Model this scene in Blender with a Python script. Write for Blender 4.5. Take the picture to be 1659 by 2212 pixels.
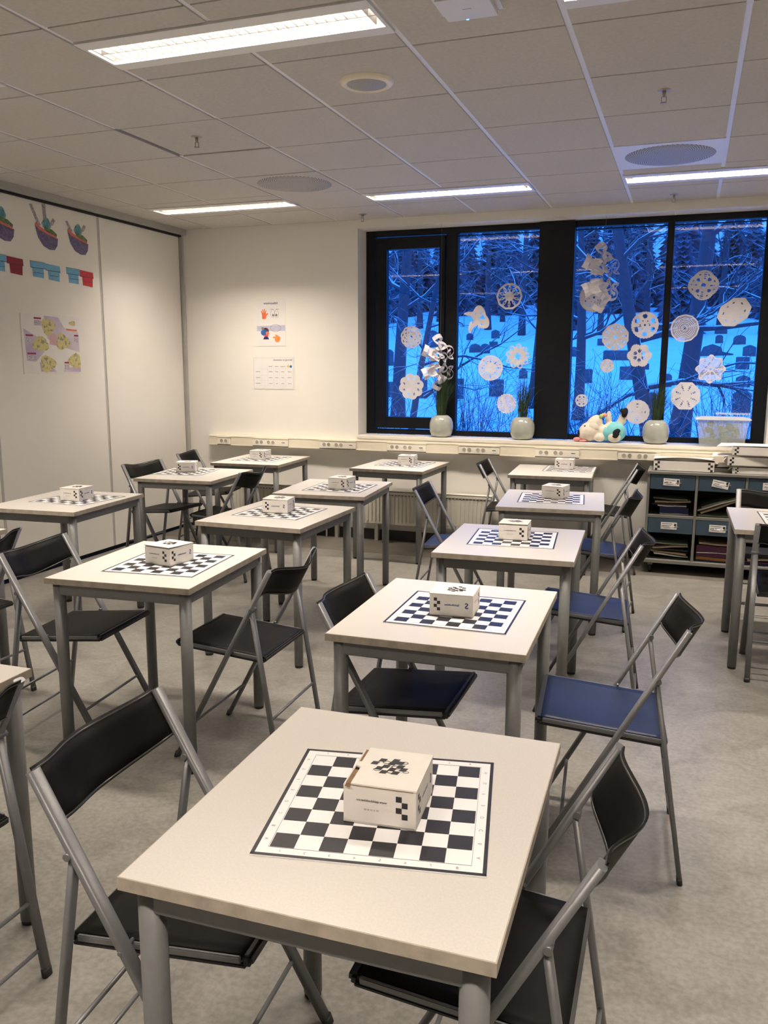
import bpy, bmesh, math, random
from mathutils import Vector, Matrix, Euler
PI = math.pi
sc = bpy.context.scene
for o in list(bpy.data.objects):
    bpy.data.objects.remove(o)
COL = sc.collection
H = 2.723            # ceiling height
YB = 4.154           # inner face of the window wall
XP = -0.95           # face of the folding partition
XR, YF = 7.2, -4.8   # walls behind / beside the viewer

# ------------------------------------------------------------------ camera
cd = bpy.data.cameras.new('camera'); cam = bpy.data.objects.new('camera', cd); COL.objects.link(cam)
cd.sensor_fit = 'HORIZONTAL'; cd.sensor_width = 36.0; cd.lens = 36.0 * 1809.786 / 1659.0
cd.clip_start = 0.05; cd.clip_end = 400
def cam_matrix(yaw, pitch, roll, loc):
    cy, sy, cp, sp = math.cos(yaw), math.sin(yaw), math.cos(pitch), math.sin(pitch)
    f = Vector((sy*cp, cy*cp, -sp)); r = Vector((cy, -sy, 0)); d = -(r.cross(f))
    c, s = math.cos(roll), math.sin(roll)
    X = c*r + s*d; D = -s*r + c*d
    M = Matrix((X, -D, -f)).transposed().to_4x4(); M.translation = loc
    return M
cam.matrix_world = cam_matrix(-0.3453856, 0.173409, -0.0025487, Vector((3.4858, -2.6875, 1.5206)))
sc.camera = cam

# ------------------------------------------------------------------ world (blue dusk sky)
w = bpy.data.worlds.new('dusk_sky'); sc.world = w; w.use_nodes = True
nt = w.node_tree; nt.nodes.clear()
out = nt.nodes.new('ShaderNodeOutputWorld'); bg = nt.nodes.new('ShaderNodeBackground')
tc = nt.nodes.new('ShaderNodeTexCoord'); sx = nt.nodes.new('ShaderNodeSeparateXYZ'); cr = nt.nodes.new('ShaderNodeValToRGB')
nt.links.new(tc.outputs['Generated'], sx.inputs[0]); nt.links.new(sx.outputs['Z'], cr.inputs[0])
cr.color_ramp.elements[0].position = 0.0; cr.color_ramp.elements[0].color = (0.034, 0.185, 0.80, 1)
cr.color_ramp.elements[1].position = 0.8; cr.color_ramp.elements[1].color = (0.050, 0.43, 1.95, 1)
nt.links.new(cr.outputs[0], bg.inputs[0]); bg.inputs[1].default_value = 1.5
nt.links.new(bg.outputs[0], out.inputs[0])

# ------------------------------------------------------------------ exposure
sc.view_settings.view_transform = 'Standard'; sc.view_settings.look = 'None'
sc.view_settings.exposure = 0.52; sc.view_settings.gamma = 1.0
sc.view_settings.use_curve_mapping = False
LAMP_W = 62.0
LAMP_SPREAD = 172.0
LAMP_COL = (1.0, 0.862, 0.715)

# ------------------------------------------------------------------ materials
MATS = {}
def mat(name, col, rough=0.5, metal=0.0, noise=None, bump=None, spec=None, emit=None, coat=None):
    """procedural principled material. noise=(scale, amount, detail) varies colour, bump=(scale, strength)"""
    if name in MATS: return MATS[name]
    m = bpy.data.materials.new(name); m.use_nodes = True; n = m.node_tree; b = n.nodes['Principled BSDF']
    b.inputs['Base Color'].default_value = (*col, 1); b.inputs['Roughness'].default_value = rough
    b.inputs['Metallic'].default_value = metal
    if spec is not None: b.inputs['Specular IOR Level'].default_value = spec
    if coat: b.inputs['Coat Weight'].default_value = coat
    if emit: b.inputs['Emission Color'].default_value = (*emit[0], 1); b.inputs['Emission Strength'].default_value = emit[1]
    if noise or bump:
        t = n.nodes.new('ShaderNodeTexCoord')
    if noise:
        nz = n.nodes.new('ShaderNodeTexNoise'); nz.inputs['Scale'].default_value = noise[0]
        nz.inputs['Detail'].default_value = noise[2] if len(noise) > 2 else 4
        n.links.new(t.outputs['Object'], nz.inputs['Vector'])
        r = n.nodes.new('ShaderNodeValToRGB'); a = noise[1]
        r.color_ramp.elements[0].position = 0.3; r.color_ramp.elements[1].position = 0.7
        r.color_ramp.elements[0].color = (*[max(0, c*(1-a)) for c in col], 1)
        r.color_ramp.elements[1].color = (*[min(1, c*(1+a)) for c in col], 1)
        n.links.new(nz.outputs['Fac'], r.inputs[0]); n.links.new(r.outputs[0], b.inputs['Base Color'])
    if bump:
        nz2 = n.nodes.new('ShaderNodeTexNoise'); nz2.inputs['Scale'].default_value = bump[0]; nz2.inputs['Detail'].default_value = 3
        n.links.new(t.outputs['Object'], nz2.inputs['Vector'])
        bp = n.nodes.new('ShaderNodeBump'); bp.inputs['Strength'].default_value = bump[1]; bp.inputs['Distance'].default_value = 0.002
        n.links.new(nz2.outputs['Fac'], bp.inputs['Height']); n.links.new(bp.outputs[0], b.inputs['Normal'])
    MATS[name] = m
    return m

def node_mat(name, build):
    m = bpy.data.materials.new(name); m.use_nodes = True; n = m.node_tree
    build(n, n.nodes['Principled BSDF']); MATS[name] = m
    return m

M_wall = mat('wall_paint', (0.82, 0.80, 0.755), 0.6, noise=(2.0, 0.02), bump=(90, 0.08))
M_part = mat('partition_laminate', (0.82, 0.805, 0.765), 0.45, noise=(3.0, 0.015))
M_tile = mat('ceiling_tile_white', (0.55, 0.525, 0.495), 0.9, noise=(60, 0.05, 8), bump=(300, 0.25))
M_runner = mat('ceiling_runner_white', (0.78, 0.79, 0.83), 0.4)
M_dark = mat('void_black', (0.012, 0.012, 0.014), 0.8, noise=(20, 0.3))
M_fascia = mat('fascia_grey', (0.42, 0.42, 0.40), 0.5, noise=(8, 0.03))
M_alu = mat('aluminium_strip', (0.50, 0.485, 0.47), 0.4, 0.0, noise=(30, 0.04))
M_blk = mat('black_window_metal', (0.006, 0.007, 0.010), 0.5, noise=(30, 0.15), spec=0.2)
M_cream = mat('cream_plastic', (0.82, 0.76, 0.62), 0.4, noise=(12, 0.015))
M_sock = mat('socket_white', (0.86, 0.82, 0.71), 0.3, noise=(12, 0.01))
M_well = mat('socket_well', (0.40, 0.37, 0.31), 0.5, noise=(20, 0.2))
M_hole = mat('socket_hole', (0.03, 0.03, 0.03), 0.6, noise=(20, 0.2))
M_sill = mat('sill_white', (0.80, 0.77, 0.70), 0.35, noise=(6, 0.02))
M_rad = mat('radiator_enamel', (0.70, 0.68, 0.60), 0.35, noise=(6, 0.02))
M_base = mat('baseboard_black', (0.018, 0.018, 0.018), 0.5, noise=(15, 0.2))
M_steel = mat('grey_powder_coat', (0.165, 0.17, 0.172), 0.45, 0.1, noise=(60, 0.05), bump=(400, 0.05))
M_chst = mat('grey_chair_tube', (0.17, 0.175, 0.185), 0.40, 0.3, noise=(60, 0.05))
M_edge = mat('table_edge_band', (0.40, 0.355, 0.295), 0.5, noise=(35, 0.16, 6))
M_foot = mat('black_plastic_foot', (0.014, 0.014, 0.015), 0.5, noise=(40, 0.2))
M_blkv = mat('black_vinyl', (0.008, 0.0075, 0.0075), 0.55, noise=(14, 0.25), bump=(60, 0.25), spec=0.14)
M_hem = mat('vinyl_hem', (0.05, 0.05, 0.05), 0.3, noise=(20, 0.2))
M_blu = mat('blue_vinyl', (0.007, 0.016, 0.056), 0.45, noise=(6, 0.25), bump=(60, 0.25), spec=0.3)
M_matw = mat('mat_white', (0.84, 0.84, 0.86), 0.35, noise=(8, 0.012))
M_matk = mat('mat_black_ink', (0.012, 0.013, 0.022), 0.35, noise=(20, 0.15))
M_matg = mat('mat_grey_ink', (0.25, 0.24, 0.30), 0.5, noise=(20, 0.1))
M_box = mat('white_cardboard', (0.77, 0.74, 0.70), 0.65, noise=(25, 0.025), bump=(120, 0.15))
M_kraft = mat('brown_cardboard_edge', (0.24, 0.14, 0.07), 0.8, noise=(60, 0.2))
M_ink = mat('box_black_ink', (0.02, 0.02, 0.025), 0.5, noise=(20, 0.15))
M_inkb = mat('box_blue_ink', (0.02, 0.03, 0.26), 0.5, noise=(20, 0.15))
M_paper = mat('white_paper', (0.80, 0.79, 0.78), 0.7, noise=(12, 0.02))
M_chrome = mat('brushed_chrome', (0.75, 0.74, 0.72), 0.22, 1.0, noise=(50, 0.05))
M_cab = mat('cabinet_grey', (0.19, 0.19, 0.178), 0.45, noise=(10, 0.04))
M_cabb = mat('cabinet_blue', (0.046, 0.080, 0.122), 0.45, noise=(10, 0.06))
M_cabin = mat('cabinet_inside_dark', (0.05, 0.05, 0.052), 0.7, noise=(10, 0.1))
M_vase = mat('celadon_glaze', (0.40, 0.42, 0.37), 0.16, noise=(22, 0.08, 6), coat=0.5)
M_grass = mat('dark_green_grass', (0.022, 0.050, 0.018), 0.6, noise=(20, 0.4))
M_plush = mat('cream_plush', (0.78, 0.72, 0.60), 0.95, noise=(30, 0.06), bump=(180, 0.9))
M_teal = mat('teal_plush', (0.22, 0.62, 0.66), 0.95, noise=(25, 0.08), bump=(150, 0.8))
M_pblk = mat('black_plush', (0.012, 0.012, 0.014), 0.95, noise=(30, 0.3), bump=(150, 0.8))
M_pink = mat('pink_plush', (0.75, 0.30, 0.30), 0.9, noise=(30, 0.08), bump=(150, 0.6))
M_gravel = mat('gravestone', (0.10, 0.105, 0.12), 0.9, noise=(6, 0.25, 6), bump=(12, 0.5))
M_bulb = mat('tube_lamp', (1, 1, 1), 0.4, emit=((1.0, 0.90, 0.78), 6.0), noise=(3, 0.01))
M_louv = mat('louvre_white', (0.82, 0.82, 0.80), 0.3, noise=(30, 0.02))
M_blade = mat('louvre_blade', (0.055, 0.052, 0.05), 0.35, noise=(30, 0.02), spec=0.3)
M_side = mat('reflector_side', (0.10, 0.095, 0.09), 0.3, noise=(30, 0.02))
M_frame = mat('fixture_white', (0.74, 0.74, 0.74), 0.4, noise=(20, 0.02))
M_led = mat('blue_led', (0.05, 0.2, 1.0), 0.3, emit=((0.05, 0.25, 1.0), 6.0), noise=(5, 0.02))
M_brass = mat('sprinkler_metal', (0.42, 0.38, 0.33), 0.4, 0.5, noise=(40, 0.1))

def fl(n, b):
    t = n.nodes.new('ShaderNodeTexCoord')
    n1 = n.nodes.new('ShaderNodeTexNoise'); n1.inputs['Scale'].default_value = 4.5; n1.inputs['Detail'].default_value = 9; n1.inputs['Roughness'].default_value = 0.68; n1.inputs['Distortion'].default_value = 1.1
    n2 = n.nodes.new('ShaderNodeTexNoise'); n2.inputs['Scale'].default_value = 60; n2.inputs['Detail'].default_value = 6
    n3 = n.nodes.new('ShaderNodeTexVoronoi'); n3.inputs['Scale'].default_value = 55
    for q in (n1, n2, n3): n.links.new(t.outputs['Object'], q.inputs['Vector'])
    r = n.nodes.new('ShaderNodeValToRGB')
    e = r.color_ramp.elements; e[0].position = 0.30; e[0].color = (0.155, 0.146, 0.131, 1); e[1].position = 0.72; e[1].color = (0.262, 0.252, 0.231, 1)
    x = e.new(0.5); x.color = (0.212, 0.203, 0.185, 1)
    n.links.new(n1.outputs['Fac'], r.inputs[0])
    r2 = n.nodes.new('ShaderNodeValToRGB'); e = r2.color_ramp.elements; e[0].position = 0.35; e[0].color = (0.84, 0.84, 0.84, 1); e[1].position = 0.65; e[1].color = (1.12, 1.12, 1.12, 1)
    n.links.new(n2.outputs['Fac'], r2.inputs[0])
    mx = n.nodes.new('ShaderNodeMix'); mx.data_type = 'RGBA'; mx.blend_type = 'MULTIPLY'; mx.inputs['Factor'].default_value = 1
    n.links.new(r.outputs[0], mx.inputs[6]); n.links.new(r2.outputs[0], mx.inputs[7]); n.links.new(mx.outputs[2], b.inputs['Base Color'])
    b.inputs['Roughness'].default_value = 0.42
    rr = n.nodes.new('ShaderNodeMapRange'); rr.inputs[3].default_value = 0.34; rr.inputs[4].default_value = 0.5
    n.links.new(n2.outputs['Fac'], rr.inputs[0]); n.links.new(rr.outputs[0], b.inputs['Roughness'])
M_floor = node_mat('linoleum_floor', fl)
M_floor2 = mat('linoleum_border', (0.155, 0.14, 0.12), 0.42, noise=(7, 0.14, 8))
def tt(n, b):
    t = n.nodes.new('ShaderNodeTexCoord'); n1 = n.nodes.new('ShaderNodeTexNoise'); n1.inputs['Scale'].default_value = 260; n1.inputs['Detail'].default_value = 2
    n.links.new(t.outputs['Object'], n1.inputs['Vector'])
    r = n.nodes.new('ShaderNodeValToRGB'); e = r.color_ramp.elements; e[0].position = 0.38; e[0].color = (0.59, 0.57, 0.54, 1); e[1].position = 0.6; e[1].color = (0.62, 0.60, 0.57, 1)
    n.links.new(n1.outputs['Fac'], r.inputs[0]); n.links.new(r.outputs[0], b.inputs['Base Color']); b.inputs['Roughness'].default_value = 0.31
M_top = node_mat('table_laminate', tt)

def gl(n, b):   # clear window glass: transparent with fresnel reflection
    n.nodes.remove(b); o = n.nodes['Material Output']
    f = n.nodes.new('ShaderNodeFresnel'); f.inputs[0].default_value = 1.5
    tr = n.nodes.new('ShaderNodeBsdfTransparent'); tr.inputs[0].default_value = (0.93, 0.96, 0.98, 1)
    g = n.nodes.new('ShaderNodeBsdfGlossy'); g.inputs['Roughness'].default_value = 0.01
    mx = n.nodes.new('ShaderNodeMixShader'); n.links.new(f.outputs[0], mx.inputs[0]); n.links.new(tr.outputs[0], mx.inputs[1]); n.links.new(g.outputs[0], mx.inputs[2])
    n.links.new(mx.outputs[0], o.inputs[0])
M_glass = node_mat('window_glass', gl)
def frosted(name, col, fac):
    def f(n, b):
        o = n.nodes['Material Output']; b.inputs['Base Color'].default_value = (*col, 1); b.inputs['Roughness'].default_value = 0.3
        t = n.nodes.new('ShaderNodeTexCoord'); nz = n.nodes.new('ShaderNodeTexNoise'); nz.inputs['Scale'].default_value = 14; n.links.new(t.outputs['Object'], nz.inputs['Vector'])
        mr = n.nodes.new('ShaderNodeMapRange'); mr.inputs[3].default_value = fac-0.08; mr.inputs[4].default_value = fac+0.08; n.links.new(nz.outputs['Fac'], mr.inputs[0])
        tr = n.nodes.new('ShaderNodeBsdfTransparent'); mx = n.nodes.new('ShaderNodeMixShader'); n.links.new(mr.outputs[0], mx.inputs[0])
        n.links.new(tr.outputs[0], mx.inputs[1]); n.links.new(b.outputs[0], mx.inputs[2]); n.links.new(mx.outputs[0], o.inputs[0])
    return node_mat(name, f)
M_frost = frosted('frosted_plastic', (0.60, 0.66, 0.66), 0.30)
M_bag = frosted('clear_bag', (0.8, 0.85, 0.9), 0.25)
M_lidp = frosted('box_lid_plastic', (0.85, 0.88, 0.9), 0.75)

def grille(name, cx, cy):    # perforated round diffuser: rings of punched holes
    def f(n, b):
        t = n.nodes.new('ShaderNodeTexCoord'); s = n.nodes.new('ShaderNodeSeparateXYZ'); n.links.new(t.outputs['Object'], s.inputs[0])
        def mth(op, a, c=None):
            q = n.nodes.new('ShaderNodeMath'); q.operation = op
            for i, v in enumerate((a, c)):
                if v is None: continue
                if isinstance(v, (int, float)): q.inputs[i].default_value = v
                else: n.links.new(v, q.inputs[i])
            return q.outputs[0]
        r = mth('SQRT', mth('ADD', mth('MULTIPLY', s.outputs[0], s.outputs[0]), mth('MULTIPLY', s.outputs[1], s.outputs[1])))
        th = mth('ARCTAN2', s.outputs[1], s.outputs[0])
        a = mth('SINE', mth('MULTIPLY', r, cx)); c = mth('SINE', mth('MULTIPLY', th, cy))
        v = mth('GREATER_THAN', mth('MULTIPLY', a, c), 0.12)
        mx = n.nodes.new('ShaderNodeMix'); mx.data_type = 'RGBA'; n.links.new(v, mx.inputs[0])
        mx.inputs[6].default_value = (0.50, 0.50, 0.50, 1); mx.inputs[7].default_value = (0.06, 0.06, 0.06, 1)
        n.links.new(mx.outputs[2], b.inputs['Base Color']); b.inputs['Roughness'].default_value = 0.5
    return node_mat(name, f)
M_grille = grille('perforated_grille', 400.0, 60.0)
M_spk = grille('speaker_grille', 1100.0, 50.0)

def snowy(name, col, thr=0.35):   # bark with snow lying on upward facing sides
    def f(n, b):
        g = n.nodes.new('ShaderNodeNewGeometry'); s = n.nodes.new('ShaderNodeSeparateXYZ'); n.links.new(g.outputs['Normal'], s.inputs[0])
        t = n.nodes.new('ShaderNodeTexCoord'); nz = n.nodes.new('ShaderNodeTexNoise'); nz.inputs['Scale'].default_value = 3.0; nz.inputs['Detail'].default_value = 6
        n.links.new(t.outputs['Object'], nz.inputs['Vector'])
        ad = n.nodes.new('ShaderNodeMath'); ad.operation = 'MULTIPLY_ADD'; ad.inputs[1].default_value = 0.9; n.links.new(nz.outputs['Fac'], ad.inputs[0]); n.links.new(s.outputs[2], ad.inputs[2])
        r = n.nodes.new('ShaderNodeValToRGB'); e = r.color_ramp.elements; e[0].position = thr+0.45; e[0].color = (*col, 1); e[1].position = thr+0.58; e[1].color = (0.8, 0.8, 0.82, 1)
        n.links.new(ad.outputs[0], r.inputs[0]); n.links.new(r.outputs[0], b.inputs['Base Color']); b.inputs['Roughness'].default_value = 0.9
    return node_mat(name, f)
M_bark = snowy('snowy_bark', (0.055, 0.06, 0.075), 0.44)
M_twig = snowy('snowy_twig', (0.060, 0.062, 0.075), 0.50)
M_fir = snowy('snowy_fir', (0.15, 0.19, 0.25), 0.60)
M_snow = mat('snow', (0.86, 0.87, 0.88), 0.8, noise=(1.2, 0.04), bump=(5, 0.4))
def img_print(name, cols, scale):
    def f(n, b):
        t = n.nodes.new('ShaderNodeTexCoord'); nz = n.nodes.new('ShaderNodeTexNoise'); nz.inputs['Scale'].default_value = scale; nz.inputs['Detail'].default_value = 1
        n.links.new(t.outputs['Object'], nz.inputs['Vector']); r = n.nodes.new('ShaderNodeValToRGB'); n.links.new(nz.outputs['Fac'], r.inputs[0])
        e = r.color_ramp.elements; e[0].position = 0.35; e[0].color = (*cols[0], 1); e[1].position = 0.65; e[1].color = (*cols[-1], 1)
        if len(cols) > 2: x = e.new(0.5); x.color = (*cols[1], 1)
        n.links.new(r.outputs[0], b.inputs['Base Color']); b.inputs['Roughness'].default_value = 0.6
    return node_mat(name, f)

# ------------------------------------------------------------------ mesh helpers
class MB:
    def __init__(s): s.bm = bmesh.new(); s.mats = []
    def mi(s, m):
        if m is None: return 0
        if m not in s.mats: s.mats.append(m)
        return s.mats.index(m)
    def box(s, c, d, m=None, rot=None, bev=0.0):
        T = Matrix.Translation(c)
        if rot: T = T @ Euler(rot).to_matrix().to_4x4()
        r = bmesh.ops.create_cube(s.bm, size=1.0, matrix=T @ Matrix.Diagonal((*d, 1)))
        vs = r['verts']; fs = {f for v in vs for f in v.link_faces}
        if bev:
            es = list({e for f in fs for e in f.edges})
            q = bmesh.ops.bevel(s.bm, geom=es, offset=bev, segments=2, affect='EDGES', clamp_overlap=True)
            fs = {f for f in q['faces']} | {f for v in q['verts'] for f in v.link_faces}
        k = s.mi(m)
        for f in fs: f.material_index = k
        return s
    def tube(s, p0, p1, r0, r1=None, seg=12, m=None, sq=None, cap=True, up=None):
        """round or oval (sq=(a,b)) bar between two points"""
        p0, p1 = Vector(p0), Vector(p1); d = (p1-p0); L = d.length; d.normalize()
        u = Vector(up) if up else (Vector((0, 0, 1)) if abs(d.z) < 0.9 else Vector((1, 0, 0)))
        a = d.cross(u).normalized(); b = a.cross(d).normalized()
        if r1 is None: r1 = r0
        ka, kb = sq if sq else (1, 1)
        rings = []
        for p, r in ((p0, r0), (p1, r1)):
            sp = (lambda v: math.copysign(abs(v)**0.62, v)) if sq else (lambda v: v)
            rings.append([s.bm.verts.new(p + a*sp(math.cos(2*PI*i/seg))*r*ka + b*sp(math.sin(2*PI*i/seg))*r*kb) for i in range(seg)])
        k = s.mi(m)
        for i in range(seg):
            f = s.bm.faces.new((rings[0][i], rings[0][(i+1) % seg], rings[1][(i+1) % seg], rings[1][i])); f.smooth = True; f.material_index = k
        if cap:
            f = s.bm.faces.new(rings[0][::-1]); f.material_index = k
            f = s.bm.faces.new(rings[1]); f.material_index = k
        return s
    def path(s, pts, r, seg=8, m=None, cap=True):
        pts = [Vector(p) for p in pts]; rs = r if isinstance(r, (list, tuple)) else [r]*len(pts)
        rings = []; prev = None; k = s.mi(m)
        for i, p in enumerate(pts):
            d = (pts[min(i+1, len(pts)-1)] - pts[max(i-1, 0)]).normalized()
            if prev is None:
                u = Vector((0, 0, 1)) if abs(d.z) < 0.9 else Vector((1, 0, 0)); a = d.cross(u).normalized()
            else:
                a = (prev - d*prev.dot(d)).normalized()
            prev = a; b = d.cross(a)
            rings.append([s.bm.verts.new(p + (a*math.cos(2*PI*j/seg)+b*math.sin(2*PI*j/seg))*rs[i]) for j in range(seg)])
        for q in range(len(rings)-1):
            for j in range(seg):
                f = s.bm.faces.new((rings[q][j], rings[q][(j+1) % seg], rings[q+1][(j+1) % seg], rings[q+1][j])); f.smooth = True; f.material_index = k
        if cap and seg > 2:
            s.bm.faces.new(rings[0][::-1]).material_index = k; s.bm.faces.new(rings[-1]).material_index = k
        return s
    def lathe(s, prof, c=(0, 0, 0), seg=32, m=None, smooth=True):
        k = s.mi(m); c = Vector(c); rings = []
        for r, z in prof:
            if r < 1e-6: rings.append([s.bm.verts.new(c+Vector((0, 0, z)))])
            else: rings.append([s.bm.verts.new(c+Vector((r*math.cos(2*PI*i/seg), r*math.sin(2*PI*i/seg), z))) for i in range(seg)])
        for A, B in zip(rings, rings[1:]):
            for i in range(seg):
                j = (i+1) % seg
                if len(A) == 1 and len(B) == 1: continue
                if len(A) == 1: v = (A[0], B[j], B[i])
                elif len(B) == 1: v = (A[i], A[j], B[0])
                else: v = (A[i], A[j], B[j], B[i])
                f = s.bm.faces.new(v); f.smooth = smooth; f.material_index = k
        return s
    def ell(s, c, r, m=None, seg=16, rot=None):
        T = Matrix.Translation(c)
        if rot: T = T @ Euler(rot).to_matrix().to_4x4()
        q = bmesh.ops.create_uvsphere(s.bm, u_segments=seg, v_segments=max(6, seg//2+2), radius=1.0, matrix=T @ Matrix.Diagonal((*r, 1)))
        k = s.mi(m)
        for v in q['verts']:
            for f in v.link_faces: f.material_index = k; f.smooth = True
        return s
    def poly(s, pts, m=None, thick=None):
        """ngon from 3D points, optionally extruded by vector thick"""
        k = s.mi(m); vs = [s.bm.verts.new(p) for p in pts]; f = s.bm.faces.new(vs); f.material_index = k
        if thick:
            t = Vector(thick); ws = [s.bm.verts.new(Vector(p)+t) for p in pts]; g = s.bm.faces.new(ws[::-1]); g.material_index = k
            n = len(vs)
            for i in range(n):
                h = s.bm.faces.new((vs[(i+1) % n], vs[i], ws[i], ws[(i+1) % n])); h.material_index = k
        return s
    def mesh(s, me, M, m=None):
        k = s.mi(m); b2 = bmesh.new(); b2.from_mesh(me); bmesh.ops.transform(b2, matrix=M, verts=b2.verts)
        mp = {v: s.bm.verts.new(v.co) for v in b2.verts}
        for f in b2.faces:
            try: g = s.bm.faces.new([mp[v] for v in f.verts]); g.material_index = k
            except ValueError: pass
        b2.free(); return s
    def obj(s, name, m=None, parent=None, loc=None, rz=None, fixn=True):
        if fixn: bmesh.ops.recalc_face_normals(s.bm, faces=s.bm.faces)
        me = bpy.data.meshes.new(name); s.bm.to_mesh(me); s.bm.free()
        ml = s.mats if s.mats else ([m] if m else [])
        for q in ml: me.materials.append(q)
        o = bpy.data.objects.new(name, me); COL.objects.link(o)
        if parent: o.parent = parent
        if loc: o.location = loc
        if rz is not None: o.rotation_euler = (0, 0, rz)
        return o

def tag(o, label, cat, group=None):
    o['label'] = label; o['category'] = cat
    if group: o['group'] = group
    return o
def thing(name, label, cat, loc=(0, 0, 0), rz=0.0, group=None):
    o = bpy.data.objects.new(name, None); COL.objects.link(o); o.location = loc; o.rotation_euler = (0, 0, rz); o.empty_display_size = 0.1
    return tag(o, label, cat, group)
def struct(o):
    o['kind'] = 'structure'; return o
def part(o, label): o['label'] = label; return o
def dup(root, loc=None, rz=None, label=None, group=None):
    r = root.copy(); COL.objects.link(r)
    if loc is not None: r.location = loc
    if rz is not None: r.rotation_euler = (0, 0, rz)
    if label: r['label'] = label
    if group: r['group'] = group
    for ch in list(root.children):
        c = ch.copy(); COL.objects.link(c); c.parent = r
        for g in list(ch.children):
            d = g.copy(); COL.objects.link(d); d.parent = c
    return r
_txt = {}
def text_mesh(t, bold=False):
    if (t, bold) in _txt: return _txt[(t, bold)]
    c = bpy.data.curves.new('lettering', 'FONT'); c.body = t; c.size = 1.0; c.align_x = 'CENTER'; c.align_y = 'CENTER'; c.resolution_u = 2
    if bold: c.offset = 0.02
    o = bpy.data.objects.new('lettering', c); COL.objects.link(o)
    bpy.context.view_layer.update()
    dg = bpy.context.evaluated_depsgraph_get(); me = bpy.data.meshes.new_from_object(o.evaluated_get(dg))
    bpy.data.objects.remove(o); _txt[(t, bold)] = me
    return me
def put_text(mb, t, c, ux, uy, size, m, bold=False, mirror=True):
    """lettering centred at c; ux / uy the directions of the line and of up. The place is seen mirrored, so glyphs run backwards"""
    ux, uy = Vector(ux).normalized(), Vector(uy).normalized()
    if mirror: ux = -ux
    n = ux.cross(uy); M = Matrix((ux*size, uy*size, n*size)).transposed().to_4x4(); M.translation = Vector(c)
    mb.mesh(text_mesh(t, bold), M, m)

exec_parts = True
# ================================================================== STRUCTURE
# floor
b = MB(); b.box((3.125, -0.59, -0.05), (8.15, 8.42, 0.1)); struct(b.obj('floor', M_floor))
b = MB(); b.box((3.125, 3.887, -0.049), (8.15, 0.534, 0.1)); struct(b.obj('floor_border', M_floor2))
# folding partition on the left
wl = MB().box((XP-0.08, -0.32, 1.40), (0.12, 8.96, 2.9)).obj('wall_left', M_dark); struct(wl)
seam = [-4.8, -4.02, -2.85, -1.68, -0.51, 0.66, 1.83, 3.0, 4.13]
for a, c in zip(seam, seam[1:]):
    MB().box((XP-0.02, (a+c)/2, 1.345), (0.04, c-a-0.026, 2.63), bev=0.002).obj('partition_panel', M_part, wl)
for a in seam[1:-1]:
    MB().box((XP-0.018, a, 1.345), (0.03, 0.02, 2.63)).obj('seam_strip', M_alu, wl)
MB().box((XP+0.004, 4.142, 1.36), (0.05, 0.022, 2.66)).obj('end_post', M_alu, wl)
MB().box((XP-0.02, -0.32, 2.668), (0.08, 8.93, 0.016)).obj('track_gap', M_dark, wl)
MB().box((-0.925, -0.32, 2.70), (0.075, 8.94, 0.046)).obj('track_fascia', M_fascia, wl)
# window wall with its opening
X0, X1, Z0, Z1 = 0.782, 4.05, 0.90, 2.655
b = MB()
b.box(((XP-0.14+X0)/2, YB+0.2, 1.4), (X0-(XP-0.14), 0.4, 2.9)); b.box(((X1+XR)/2, YB+0.2, 1.4), (XR-X1, 0.4, 2.9))
b.box(((X0+X1)/2, YB+0.2, (Z0-0.05)/2), (X1-X0, 0.4, Z0+0.05)); b.box(((X0+X1)/2, YB+0.2, (Z1+2.85)/2), (X1-X0, 0.4, 2.85-Z1))
wb = struct(b.obj('wall_back', M_wall))
struct(MB().box((XR+0.1, -0.12, 1.4), (0.2, 9.35, 2.9)).obj('wall_right', M_wall))
struct(MB().box((3.125, YF-0.1, 1.4), (8.4, 0.2, 2.9)).obj('wall_front', M_wall))
struct(MB().box((2.0, YB-0.008, 0.045), (5.9, 0.016, 0.09)).obj('baseboard_back', M_base))
struct(MB().box((XR-0.008, -0.3, 0.045), (0.016, 8.8, 0.09)).obj('baseboard_right', M_base))
# ceiling: backing, runners, tiles
ce = struct(MB().box((3.125, -0.12, H+0.19), (8.6, 9.4, 0.1)).obj('ceiling', M_dark))
for k in range(-1, 12):
    a, c = YF, YB
    x = k*0.6
    segs = [(a, c)]
    if k in (0, 3, 6, 9) or True:
        cut = []
        for fx in (-0.6, 1.2, 3.0, 4.8):
            if fx+0.3 < x < fx+0.9:
                cut = [(-2.85, -2.55), (0.15, 0.45), (3.15, 3.45)]
        if k == 1: cut = cut + [(1.2, 1.8)]
        cut.sort(); segs = []; s0 = a
        for p, q in cut: segs.append((s0, p)); s0 = q
        segs.append((s0, c))
    for p, q in segs:
        MB().box((x, (p+q)/2, H+0.012), (0.024, q-p, 0.014)).obj('ceiling_runner', M_runner, ce)
full = MB().box((0, 0, 0.0085), (0.577, 0.593, 0.017), bev=0.0015).obj('ceiling_tile', M_tile, ce)
half = MB().box((0, 0, 0.0085), (0.577, 0.143, 0.017), bev=0.0015).obj('filler_tile', M_tile, ce)
first = {'f': True, 'h': True}
def tile(kind, x, y, dz=0.0):
    src = full if kind == 'f' else half
    o = src if first[kind] else src.copy()
    if not first[kind]: COL.objects.link(o); o.parent = ce
    first[kind] = False; o.location = (x, y, H+dz); return o
skip = set()
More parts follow.
